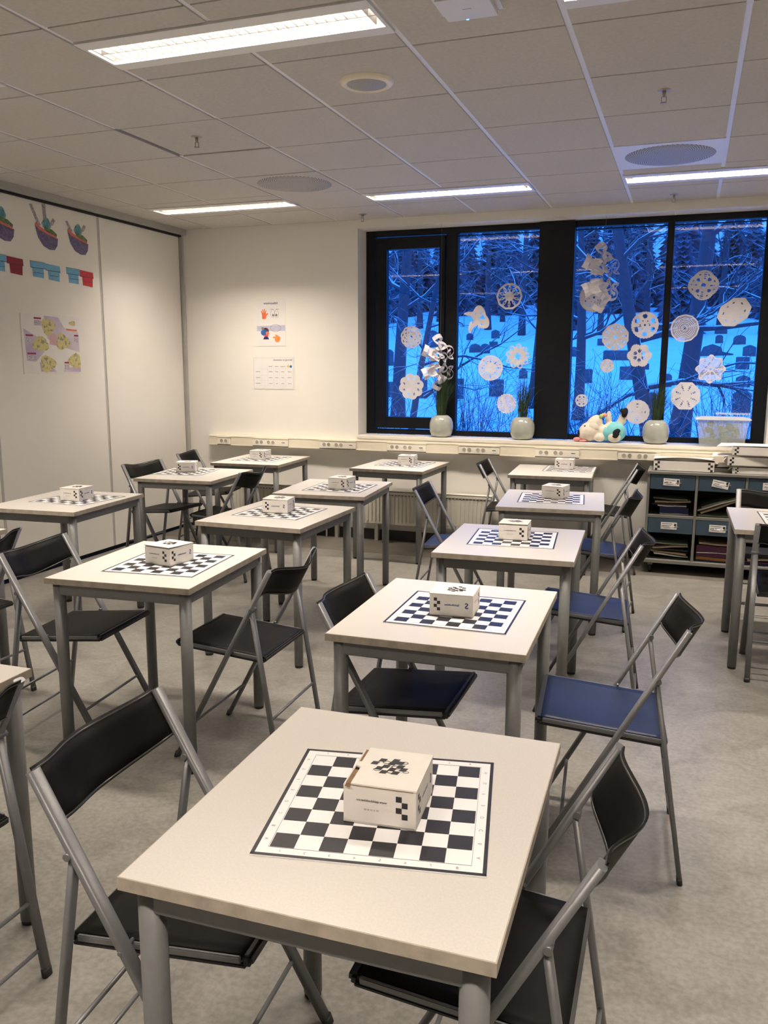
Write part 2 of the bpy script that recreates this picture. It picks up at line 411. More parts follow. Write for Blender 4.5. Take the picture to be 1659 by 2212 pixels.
for i in range(-1, 12):
    for j in range(-8, 7):
        x, y = i*0.6+0.3, j*0.6+0.3
        lightrow = j in (-5, 0, 5); lightcol = i in (-1, 0, 2, 3, 5, 6, 8, 9)
        if lightrow and lightcol:
            tile('h', x, y-0.225); tile('h', x, y+0.225); continue
        if (i, j) in ((1, 4), (5, 4)): continue            # air diffusers
        if j == 6:
            MB().box((x, (3.6035+YB-0.003)/2, H+0.0085), (0.577, YB-3.6065, 0.017)).obj('ceiling_tile', M_tile, ce); continue
        if (i, j) == (1, 2):
            MB().box((x+0.010, y-0.010, H+0.0085), (0.570, 0.574, 0.017), bev=0.0015).obj('ceiling_tile', M_tile, ce)
            continue
        tile('f', x, y)
# narrow strip of tiles against the partition
for j in range(-8, 7):
    y0, y1 = j*0.6+0.0035, min(j*0.6+0.5965, YB-0.003)
    MB().box((-0.75, (y0+y1)/2, H+0.0085), (0.275, y1-y0, 0.017)).obj('ceiling_tile', M_tile, ce)

# recessed louvred lights
lamp_data = bpy.data.lights.new('tube_light', 'AREA'); lamp_data.shape = 'RECTANGLE'; lamp_data.size = 1.12; lamp_data.size_y = 0.14
lamp_data.spread = math.radians(LAMP_SPREAD); lamp_data.energy = LAMP_W; lamp_data.color = LAMP_COL
def fixture():
    t = thing('ceiling_light', 'x', 'ceiling light', (0, 0, 0), 0, 'louvred ceiling lights')
    b = MB()
    b.box((0, -0.115, 0.0), (1.194, 0.066, 0.012)); b.box((0, 0.115, 0.0), (1.194, 0.066, 0.012))
    b.box((-0.59, 0, 0), (0.014, 0.17, 0.012)); b.box((0.59, 0, 0), (0.014, 0.17, 0.012)); b.obj('frame', M_frame, t)
    b = MB(); b.box((0, 0, 0.088), (1.18, 0.22, 0.006), m=M_louv); b.box((0, -0.088, 0.045), (1.17, 0.004, 0.08), m=M_side); b.box((0, 0.088, 0.045), (1.17, 0.004, 0.08), m=M_side)
    b.box((-0.583, 0, 0.045), (0.004, 0.17, 0.08), m=M_side); b.box((0.583, 0, 0.045), (0.004, 0.17, 0.08), m=M_side); b.obj('reflector', None, t)
    b = MB(); b.box((0, 0, 0.024), (1.165, 0.004, 0.040))
    for k in range(29):
        b.box((-0.546+k*0.039, 0, 0.021), (0.0022, 0.172, 0.034))
    b.obj('louvre', M_blade, t)
    for s in (-1, 1):
        MB().tube((-0.56, s*0.043, 0.055), (0.56, s*0.043, 0.055), 0.006, seg=10).obj('tube_lamp', M_bulb, t)
    lo = bpy.data.objects.new('tube_light', lamp_data); COL.objects.link(lo); lo.parent = t; lo.location = (0, 0, 0.0465)
    return t
f0 = fixture(); n = 0
flab = {(-0.6, 3.3): 'recessed louvred light nearest the partition, above the corner table', (1.2, 3.3): 'recessed louvred light just in front of the opening window sash',
        (3.0, 3.3): 'recessed louvred light beside the round diffuser, running out at right', (1.2, 0.3): 'large bright louvred light in the foreground of the ceiling'}
for fx in (-0.6, 1.2, 3.0, 4.8):
    for fy in (-2.7, 0.3, 3.3):
        t = f0 if n == 0 else dup(f0); n += 1
        t.location = (fx+0.6, fy, H)
        t['label'] = flab.get((fx, fy), 'recessed louvred ceiling light outside the picture')

# round air diffusers
for k, (x, lab) in enumerate(((0.9, 'round perforated air diffuser in the plain ceiling tile at left'), (3.3, 'round perforated air diffuser in the bluish ceiling plate at right'))):
    t = thing('air_diffuser', lab, 'air vent', (x, 2.7, H))
    MB().box((0, 0, 0.004), (0.585, 0.59, 0.012), bev=0.002).obj('plate', M_runner if k else M_tile, t)
    MB().lathe([(0, -0.008), (0.18, -0.007), (0.25, -0.003), (0.256, 0.002)], seg=48).obj('grille', M_grille, t)
t = thing('ceiling_speaker', 'round ceiling speaker with white rim and grey grille', 'speaker', (2.10, 0.93, H))
MB().lathe([(0.085, -0.012), (0.095, -0.018), (0.112, -0.010), (0.118, 0.0)], seg=40).obj('rim', M_cream, t)
MB().lathe([(0, -0.019), (0.05, -0.017), (0.088, -0.012)], seg=40).obj('grille', M_spk, t)
t = thing('wifi_access_point', 'white rounded wireless access point with blue light on ceiling', 'access point', (2.72, 0.235, H-0.001))
MB().box((0, 0, -0.022), (0.21, 0.21, 0.042), bev=0.019).obj('housing', M_frame, t)
part(MB().ell((-0.018, 0.084, -0.0425), (0.0055, 0.004, 0.002), seg=10).obj('status_light', M_led, t), 'glowing blue light')
MB().box((0, 0.0, -0.0431), (0.03, 0.003, 0.0006)).obj('logo_line', M_matg, t)
for x, y, lab in ((0.922, 1.458, 'sprinkler head in the shifted ceiling tile with the dark gap'), (3.303, 1.472, 'sprinkler head in the ceiling at upper right'),
                  (3.302, 3.9, 'sprinkler head near the right-hand window ceiling light'), (0.915, 3.924, 'sprinkler head above the left edge of the window')):
    t = thing('sprinkler', lab, 'sprinkler', (x, y, H), 0, 'ceiling sprinklers')
    MB().lathe([(0, -0.004), (0.026, -0.004), (0.032, 0.0)], seg=20).obj('escutcheon', M_brass, t)
    b = MB(); b.tube((0, 0, -0.002), (0, 0, -0.03), 0.009, 0.007, seg=10); b.box((-0.01, 0, -0.04), (0.003, 0.005, 0.025)); b.box((0.01, 0, -0.04), (0.003, 0.005, 0.025))
    b.lathe([(0, -0.055), (0.014, -0.055), (0.014, -0.052), (0, -0.050)], seg=14); b.obj('head', M_brass, t)

# ------------------------------------------------------------------ window
wn = bpy.data.objects.new('window_1', None); COL.objects.link(wn); wn.location = (0, 0, 0); struct(wn)
YW = 4.354; D = 0.075; yc = YW+D/2
def wbar(x0, x1, z0, z1, name='frame_bar', dy=0.0, dd=0.0, m=M_blk):
    return MB().box(((x0+x1)/2, yc+dy, (z0+z1)/2), (x1-x0, D+dd, z1-z0), bev=0.003).obj(name, m, wn)
ZB, ZT = 0.92, 2.655
wbar(X0, 0.862, ZB, ZT); wbar(3.955, X1, ZB, ZT)
wbar(0.862, 3.955, ZB, 0.962); wbar(0.862, 3.955, 2.605, ZT)
wbar(1.50, 1.60, 0.962, 2.605, 'mullion'); wbar(2.285, 2.565, 0.93, 2.65, 'wide_post', -0.02, 0.05); wbar(3.26, 3.31, 0.962, 2.605, 'mullion')
# opening sash
sa = MB(); 
for (x0, x1, z0, z1) in ((0.872, 0.971, 0.972, 2.595), (1.445, 1.495, 0.972, 2.595), (0.971, 1.445, 0.972, 1.07), (0.971, 1.445, 2.496, 2.595)):
    sa.box(((x0+x1)/2, yc-0.012, (z0+z1)/2), (x1-x0, D, z1-z0), bev=0.003)
sa = sa.obj('sash', M_blk, wn)
MB().box((1.47, YW-0.02, 1.75), (0.016, 0.03, 0.13), bev=0.004).obj('handle', M_blk, sa)
YG = YW+0.03
for x0, x1, z0, z1 in ((0.965, 1.45, 1.065, 2.50), (1.595, 2.29, 0.958, 2.61), (2.56, 3.265, 0.958, 2.61), (3.305, 3.96, 0.958, 2.61)):
    MB().box(((x0+x1)/2, YG+0.012, (z0+z1)/2), (x1-x0, 0.006, z1-z0)).obj('pane', M_glass, wn)
for x0, x1 in ((1.60, 2.285), (2.565, 3.26), (3.31, 3.955)):
    MB().box(((x0+x1)/2, YW+0.008, 2.582), (x1-x0, 0.02, 0.008)).obj('blind_rail', M_blk, wn)
# sill
sl = MB(); sl.box(((X0+X1)/2+0.0, (YB-0.045+YW)/2, 0.905), (X1-X0-0.004, YW-YB+0.045, 0.028), bev=0.004); sl.obj('window_sill', M_sill, wn)
MB().box(((X0+X1)/2, YB-0.022, 0.886), (X1-X0-0.03, 0.03, 0.010)).obj('sill_lip', M_sill, wn)
# cable trunking
tr = struct(MB().box(((-0.687+5.6)/2, YB-0.031, 0.833), (5.6+0.687, 0.06, 0.096), bev=0.003).obj('trim_1', M_cream))
MB().box(((-0.687+5.6)/2, YB-0.062, 0.872), (5.6+0.68, 0.004, 0.005)).obj('cover_seam', M_sock, tr)
MB().box(((-0.687+5.6)/2, YB-0.062, 0.794), (5.6+0.68, 0.004, 0.005)).obj('cover_seam', M_sock, tr)
spots = [(-0.592, -0.455, 1, 0), (-0.224, 0.132, 2, 1), (0.441, 0.785, 2, 1), (1.076, 1.425, 2, 1), (1.711, 2.055, 2, 1), (2.347, 2.695, 2, 1), (2.994, 3.31, 2, 0)]
slab = ['small double socket at the left end of the cream trunking', 'socket panel below the two wall posters', 'socket panel just left of the window sill', 'socket panel below the opening window sash',
        'socket panel below the second window pane', 'socket panel below the wide black window post', 'socket panel beside the drawer trolley']
for (x0, x1, nd, dp), lab in zip(spots, slab):
    t = thing('socket_panel', lab, 'socket', ((x0+x1)/2, YB-0.0625, 0.832), 0, 'sockets on the cable trunking')
    MB().box((0, -0.004, 0), (x1-x0, 0.010, 0.066), bev=0.002).obj('plate', M_sock, t)
    MB().box((0, -0.006, -0.036), (x1-x0, 0.004, 0.005)).obj('shadow_joint', M_hole, t)
    MB().box((0, -0.006, 0.034), (x1-x0+0.006, 0.014, 0.004)).obj('top_lip', M_sock, t)
    W = x1-x0; xs = [0.0] if nd == 1 else [-W/2+0.068, -W/2+0.185]
    for cx in xs:
        for s in (-1, 1):
            q = MB(); cxx = cx+s*0.022
            q.bm.verts.ensure_lookup_table()
            T = Matrix.Translation((cxx, -0.0095, 0)) @ Matrix.Rotation(PI/2, 4, 'X')
            bmesh.ops.create_cone(q.bm, cap_ends=True, segments=20, radius1=0.0195, radius2=0.0185, depth=0.003, matrix=T)
            so = q.obj('socket', M_matg if False else M_sock, t)
            h = MB(); h.box((cxx-0.0075, -0.0115, 0), (0.005, 0.002, 0.005)); h.box((cxx+0.0075, -0.0115, 0), (0.005, 0.002, 0.005)); h.box((cxx, -0.0113, 0.013), (0.004, 0.002, 0.006)); h.box((cxx, -0.0113, -0.013), (0.004, 0.002, 0.006))
            h.tube((cxx, -0.0108, 0), (cxx, -0.0112, 0), 0.016, seg=18); h.obj('socket_holes', M_well, so)
    if dp:
        cx = W/2-0.045
        dpp = MB().box((cx, -0.0095, 0), (0.045, 0.003, 0.045), bev=0.001).obj('data_port', M_sock, t)
        MB().box((cx, -0.0115, 0), (0.030, 0.002, 0.005)).obj('port_slot', M_hole, dpp)

# radiators
for x0, x1, lab in ((-0.45, 0.74, 'cream panel radiator below the posters, behind the corner table'), (0.82, 2.0, 'cream panel radiator below the window with end valve')):
    t = thing('radiator', lab, 'radiator', ((x0+x1)/2, YB-0.06, 0.0), 0, 'panel radiators')
    W = x1-x0
    b = MB(); b.box((0, -0.035, 0.30), (W, 0.012, 0.285), bev=0.003); b.box((0, 0.015, 0.30), (W, 0.012, 0.285), bev=0.003); b.obj('panel', M_rad, t)
    b = MB()
    k = int(W/0.034)
    for i in range(k):
        b.box((-W/2+0.02+i*(W-0.04)/(k-1), -0.0435, 0.295), (0.017, 0.010, 0.225), bev=0.0035)
    o = b.obj('ribs', M_rad, t)
    b = MB(); b.box((0, -0.01, 0.449), (W+0.006, 0.075, 0.008)); b.box((0, -0.046, 0.437), (W+0.006, 0.003, 0.026)); b.obj('top_cover', M_rad, t)
    b = MB()
    for i in range(int(W/0.03)): b.box((-W/2+0.02+i*0.03, -0.0482, 0.417), (0.016, 0.002, 0.006))
    b.obj('vent_slots', M_hole, t)
    b = MB()
    for s in (-1, 1): b.box((s*(W/2-0.15), 0.03, 0.12), (0.03, 0.05, 0.24)); 
    b.obj('bracket', M_rad, t)
    for s in (-0.28, 0.3): MB().tube((s*W, -0.01, 0.0), (s*W, -0.01, 0.17), 0.008, seg=10).obj('pipe', M_rad, t)
    MB().tube((W/2, -0.01, 0.41), (W/2+0.05, -0.01, 0.41), 0.014, seg=14).obj('valve', M_frame, t)
# ================================================================== TABLES
TH = 0.727
def make_table():
    t = thing('school_table', 'x', 'table', (0, 0, 0), 0, 'school tables')
    b = MB(); b.box((0, 0, TH-0.0115), (0.604, 0.706, 0.022), m=M_edge); o = b.obj('tabletop', None, t)
    b = MB(); b.box((0, 0, TH-0.0006), (0.600, 0.702, 0.0014)); b.obj('laminate', M_top, o)
    fz = TH-0.022-0.024
    for s in (-1, 1):
        MB().box((0, s*0.322, fz), (0.53, 0.022, 0.046), bev=0.004).obj('apron', M_steel, t)
        MB().box((s*0.271, 0, fz), (0.022, 0.63, 0.046), bev=0.004).obj('apron', M_steel, t)
    for sx in (-1, 1):
        for sy in (-1, 1):
            l = MB().tube((sx*0.265, sy*0.316, 0.012), (sx*0.265, sy*0.316, TH-0.024), 0.0225, seg=20).obj('leg', M_steel, t)
            MB().tube((sx*0.265, sy*0.316, 0.0), (sx*0.265, sy*0.316, 0.014), 0.0205, seg=18).obj('foot_cap', M_foot, l)
    return t
TABLES = {
 't1': (2.98, -1.342, 0.022, 'nearest table with chipped front edge, chess mat and box on it'),
 't2': (2.795, -0.114, 0.024, 'second table in the right column, between black chair and dark blue chair'),
 't4': (2.767, 1.069, 0.051, 'third table in the right column, white box with lifted lid on its mat'),
 't5': (2.753, 2.35, 0.094, 'fourth table in the right column, just in front of the back one'),
 't6': (2.546, 3.765, 0.06, 'back table of the right column, against the window wall'),
 't3': (1.512, 0.143, 0.082, 'front table of the middle-left column, box turned cornerwise on its mat'),
 't9': (1.437, 1.326, -0.015, 'second table of the middle-left column, box with raised lid on its mat'),
 't8': (1.328, 2.353, 0.09, 'third table of the middle-left column, before the radiator'),
 't7': (1.334, 3.697, -0.026, 'back table of the middle column, below the opening window sash'),
 't10': (0.097, 3.654, 0.06, 'back table below the two posters and the socket trunking'),
 't11': (0.091, 2.629, 0.08, 'table by the partition with black chairs on both sides'),
 't12': (0.05, 1.294, 0.073, 'table by the partition at the left edge, box on its mat, no chairs'),
 't13': (0.085, 0.12, 0.0, 'table at the left edge partly hidden by a black chair back'),
 't14': (1.597, -1.372, 0.02, 'table corner at the lower left edge of the picture'),
 't15': (4.037, 2.076, 0.014, 'bluish lit table at the right edge before the trolley'),
}
tp = make_table(); first_t = True
for k, (x, y, a, lab) in TABLES.items():
    t = tp if first_t else dup(tp)
    first_t = False; t.location = (x, y, 0); t.rotation_euler = (0, 0, a); t['label'] = lab

# ================================================================== CHAIRS
CX = dict(xt=-0.141, zt=0.781, xf=0.275, xb=-0.161, zh=0.634, xr=-0.101, xs=0.275, zs=0.470, W=0.21, zb=0.682, zsr=0.438)
def on(z): return CX['xf'] + (CX['xt']-CX['xf'])*z/CX['zt']
def make_chair(seatm, name='folding_chair'):
    t = thing(name, 'x', 'folding chair', (0, 0, 0), 0, 'metal folding chairs')
    W = CX['W']
    for s in (1, -1):
        o = MB().tube((CX['xf'], s*W, 0.006), (CX['xt'], s*W, CX['zt']), 0.0155, seg=20, sq=(1.0, 0.54)).obj('side_tube', M_chst, t)
        MB().tube((CX['xf']+0.003, s*W, 0.0), (CX['xf']-0.004, s*W, 0.02), 0.0163, seg=16, sq=(1.0, 0.58)).obj('foot_cap', M_foot, o)
        xh = on(CX['zh'])
        o = MB().tube((CX['xb'], s*(W-0.002), 0.006), (xh, s*(W-0.002), CX['zh']-0.012), 0.0130, seg=16, sq=(1.0, 0.58)).obj('rear_leg', M_chst, t)
        MB().tube((CX['xb'], s*(W-0.002), 0.0), (CX['xb']+0.003, s*(W-0.002), 0.022), 0.0138, seg=14, sq=(1.0, 0.62)).obj('foot_cap', M_foot, o)
        MB().tube((xh-0.004, s*(W-0.019), CX['zh']-0.006), (xh-0.004, s*(W+0.018), CX['zh']-0.006), 0.0075, seg=14).obj('hinge', M_chst, t)
        # bracket where the seat hangs from the tube
        MB().tube((on(0.452), s*(W-0.028), 0.452), (on(0.452), s*(W+0.017), 0.452), 0.0042, seg=10).obj('pivot', M_chst, t)
    # seat: padded panel, metal rails on both sides, black nosing in front and behind
    sl = math.atan2(CX['zs']-CX['zsr'], CX['xs']-CX['xr']); L = math.hypot(CX['zs']-CX['zsr'], CX['xs']-CX['xr'])
    cx, cz = (CX['xs']+CX['xr'])/2, (CX['zs']+CX['zsr'])/2
    b = MB(); nx, ny = 14, 12; hw = 0.180; k = 0
    def P(u, v, top):
        x = -L/2+0.004+u*(L-0.008); y = -hw+v*2*hw
        dip = 0.006*math.sin(PI*min(1, max(0, u*1.05)))*math.sin(PI*v)
        z = (0.0-dip) if top else -0.012
        X = cx+x*math.cos(sl)-z*math.sin(sl); Z = cz+x*math.sin(sl)+z*math.cos(sl)
        return (X, y, Z)
    g = {}
    for tp_ in (0, 1):
        for i in range(nx+1):
            for j in range(ny+1): g[tp_, i, j] = b.bm.verts.new(P(i/nx, j/ny, tp_ == 1))
    for i in range(nx):
        for j in range(ny):
            for tp_ in (0, 1):
                f = b.bm.faces.new((g[tp_, i, j], g[tp_, i+1, j], g[tp_, i+1, j+1], g[tp_, i, j+1])); f.smooth = True
    for i in range(nx):
        for j in (0, ny): b.bm.faces.new((g[0, i, j], g[0, i+1, j], g[1, i+1, j], g[1, i, j]))
    for j in range(ny):
        for i in (0, nx): b.bm.faces.new((g[0, i, j], g[0, i, j+1], g[1, i, j+1], g[1, i, j]))
    seat = b.obj('seat', seatm, t)
    R = (0, -sl, 0)
    for s in (1, -1):
        MB().box((cx, s*0.1845, cz-0.008), (L-0.03, 0.008, 0.014), rot=R, bev=0.002).obj('seat_rail', M_chst, seat)
        MB().box((cx, s*0.183, cz-0.019), (L-0.01, 0.011, 0.008), rot=R, bev=0.002).obj('seat_edge', M_foot, seat)
    ex, ez = L/2*math.cos(sl), L/2*math.sin(sl)
    MB().box((cx+ex-0.004, 0, cz+ez-0.011), (0.022, 0.376, 0.024), rot=R, bev=0.007).obj('front_nosing', M_foot, seat)
    MB().box((cx-ex+0.004, 0, cz-ez-0.010), (0.014, 0.370, 0.020), rot=R, bev=0.005).obj('rear_nosing', M_foot, seat)
    # backrest: flexible panel wrapped between the tube tops, bowed to the rear
    d = Vector((CX['xt']-CX['xf'], 0, CX['zt'])).normalized(); nrm = Vector((-d.z, 0, d.x))      # rearward
    if nrm.x > 0: nrm = -nrm
    z0, z1 = CX['zb'], CX['zt']+0.002; p0 = Vector((on(z0), 0, z0)); p1 = Vector((on(z1), 0, z1))
    b = MB(); ny, nz = 28, 4; T = 0.0032
    def bow(v):
        a = abs(2*v-1)
        return 0.006 + 0.056*(0.5+0.5*math.cos(PI*min(1, a/0.86)))**0.8
    rows = []
    for sgn in (0, 1):
        rr = []
        for i in range(nz+1):
            u = i/nz; r = []
            for j in range(ny+1):
                v = j/ny; y = -0.207+0.414*v; bw = bow(v)
                lift = (u-0.5)*0.012*(bw/0.06) 
                q = p0.lerp(p1, u)+d*lift + nrm*(bw + (T if sgn else -T)/1.0*0.5) + d*0.004*(u > 0.99)
                r.append(b.bm.verts.new((q.x, y, q.z)))
            rr.append(r)
        rows.append(rr)
    for sgn in (0, 1):
        for i in range(nz):
            for j in range(ny):
                f = b.bm.faces.new((rows[sgn][i][j], rows[sgn][i+1][j], rows[sgn][i+1][j+1], rows[sgn][i][j+1])); f.smooth = True
    for i in range(nz):
        for j in (0, ny): b.bm.faces.new((rows[0][i][j], rows[0][i+1][j], rows[1][i+1][j], rows[1][i][j]))
    for j in range(ny):
        for i in (0, nz): b.bm.faces.new((rows[0][i][j], rows[0][i][j+1], rows[1][i][j+1], rows[1][i][j]))
    back = b.obj('backrest', M_blkv, t)
    for u, nm in ((0.03, 'hem'), (0.97, 'hem')):
        pts = []
        for j in range(0, ny+1):
            v = j/ny; q = p0.lerp(p1, u)+nrm*bow(v)+d*((u-0.5)*0.012*(bow(v)/0.06)); pts.append((q.x, -0.207+0.414*v, q.z))
        MB().path(pts, 0.0032, seg=6).obj(nm, M_hem, back)
    # rungs
    def rung(x, z, r): MB().tube((x, -W, z), (x, W, z), r, seg=10).obj('rung', M_chst, t)
    rung(on(0.155), 0.155, 0.0055)
    xr_ = lambda z: CX['xb']+(on(CX['zh'])-CX['xb'])*z/CX['zh']
    rung(xr_(0.20), 0.20, 0.0055); rung(xr_(0.075), 0.075, 0.005)
    return t
cb = make_chair(M_blkv); cn = make_chair(M_blu)
CH = [
 ('blue', 3.370, -0.059, 3.231, 'dark blue seat, turned away, right of the second table in the right column'),
 ('black', 2.517, -1.332, 0.054, 'black seat, tucked in at the left side of the nearest table'),
 ('black', 1.944, 0.167, 3.171, 'black seat, right of the front table of the middle-left column'),
 ('black', 1.077, 0.066, 0.102, 'black seat, left of the front table of the middle-left column'),
 ('black', 2.572, -0.150, 0.0, 'black seat, tucked left under the second table of the right column'),
 ('black', 3.263, -1.285, 3.158, 'black seat, pushed under the right side of the nearest table'),
 ('blue', 2.098, 2.278, 0.085, 'dark blue seat and back, left of the fourth table in the right column'),
 ('black', 2.155, 3.725, 0.071, 'black seat, left of the back table of the right column by the radiator'),
 ('blue', 3.188, 1.096, 3.201, 'blue seat, right of the third table in the right column'),
 ('blue', 3.069, 2.391, 3.078, 'blue seat, right of the fourth table in the right column'),
 ('black', 3.020, 3.80, 3.190, 'black seat, right of the back table nearest the trolley'),
 ('black', -0.299, 2.703, -0.106, 'black seat, between the partition and its table'),
 ('black', -0.416, 3.536, 0.20, 'black seat, in the corner by the partition end post'),
 ('black', 0.283+0.16, 2.601, 3.195, 'black seat, right of the table by the partition'),
 ('black', 0.495, 0.083, 3.146, 'black seat, cut by the left edge in the middle of the picture'),
 ('black', 1.885, -1.407, 3.119, 'black seat, cut by the lower left edge of the picture'),
 ('black', 4.048, 1.733, 1.562, 'black seat, seen from behind at the right edge'),
 ('black', 4.02, 2.66, -1.571, 'black seat, behind the bluish table at the right edge'),
]
used = {'black': False, 'blue': False}
for c, x, y, a, lab in CH:
    src = cb if c == 'black' else cn
    t = src if not used[c] else dup(src)
    used[c] = True; t.location = (x, y, 0); t.rotation_euler = (0, 0, a); t['label'] = 'folding chair, ' + lab

# ================================================================== CHESS MATS
TM = TH+0.0004
def make_mat():
    S = 0.388; h = 0.0022
    b = MB(); b.box((0, 0, h/2), (S, S, h), m=M_matw); o = b.obj('chess_mat', None)
    b = MB(); e = 0.0065; z = h+0.0003
    for s in (-1, 1):
        b.box((0, s*(S/2-e/2-0.0005), z), (S-0.001, e, 0.0006)); b.box((s*(S/2-e/2-0.0005), 0, z), (e, S-0.001, 0.0006))
    b.obj('printed_border', M_matk, o)
    q = 0.0418; Q = q*8
    b = MB()
    for i in range(8):
        for j in range(8):
            if (i+j) % 2 == 0: b.box((-Q/2+q*(i+0.5), -Q/2+q*(j+0.5), z), (q-0.0004, q-0.0004, 0.0006))
    b.obj('dark_squares', M_matk, o)
    b = MB()
    for s in (-1, 1):
        b.box((0, s*(Q/2+0.0016), z), (Q+0.004, 0.0007, 0.0005)); b.box((s*(Q/2+0.0016), 0, z), (0.0007, Q+0.004, 0.0005))
    for i in range(8):
        c = -Q/2+q*(i+0.5); r = Q/2+0.012
        for s in (-1, 1):
            put_text(b, str(i+1), (c, s*r, h+0.0006), (s*-1, 0, 0), (0, s*-1, 0), 0.0095, M_matg)
            put_text(b, 'ABCDEFGH'[i], (s*r, c, h+0.0006), (0, s, 0), (-s, 0, 0), 0.0095, M_matg)
    b.mats = []; b.obj('printed_coordinates', M_matg, o, fixn=False)
    return o
MT = {'t1': (3.007, -1.351, 0.187, 'on the nearest table'), 't2': (2.818, -0.116, 0.025, 'on the second table of the right column'), 't3': (1.552, 0.134, 0.105, 'under the cornerwise box on the front middle-left table'),
 't4': (2.762, 1.112, 0.093, 'on the third table of the right column'), 't5': (2.744, 2.372, 0.111, 'on the fourth table of the right column'), 't6': (2.655, 3.90, 0.038, 'on the back table of the right column'),
 't9': (1.424, 1.369, -0.031, 'on the second table of the middle-left column'), 't8': (1.372, 2.342, 0.043, 'on the third table of the middle-left column'), 't7': (1.351, 3.76, -0.044, 'on the back table below the opening sash'),
 't10': (0.082, 3.683, 0.049, 'on the back table below the posters'), 't11': (-0.03, 2.69, 0.155, 'on the table by the partition with two chairs'), 't12': (0.091, 1.345, -0.048, 'on the table without chairs at the left edge'),
 't15': (4.079, 2.119, 0.033, 'on the bluish table at the right edge')}
m0 = make_mat(); fm = True
for k, (x, y, a, lab) in MT.items():
    if fm: o = m0; fm = False
    else:
        o = m0.copy(); COL.objects.link(o)
        for ch in m0.children:
            c = ch.copy(); COL.objects.link(c); c.parent = o
    o.location = (x, y, TM); o.rotation_euler = (0, 0, a); tag(o, 'flat black and white chess mat '+lab, 'chess board', 'roll-out chess mats')

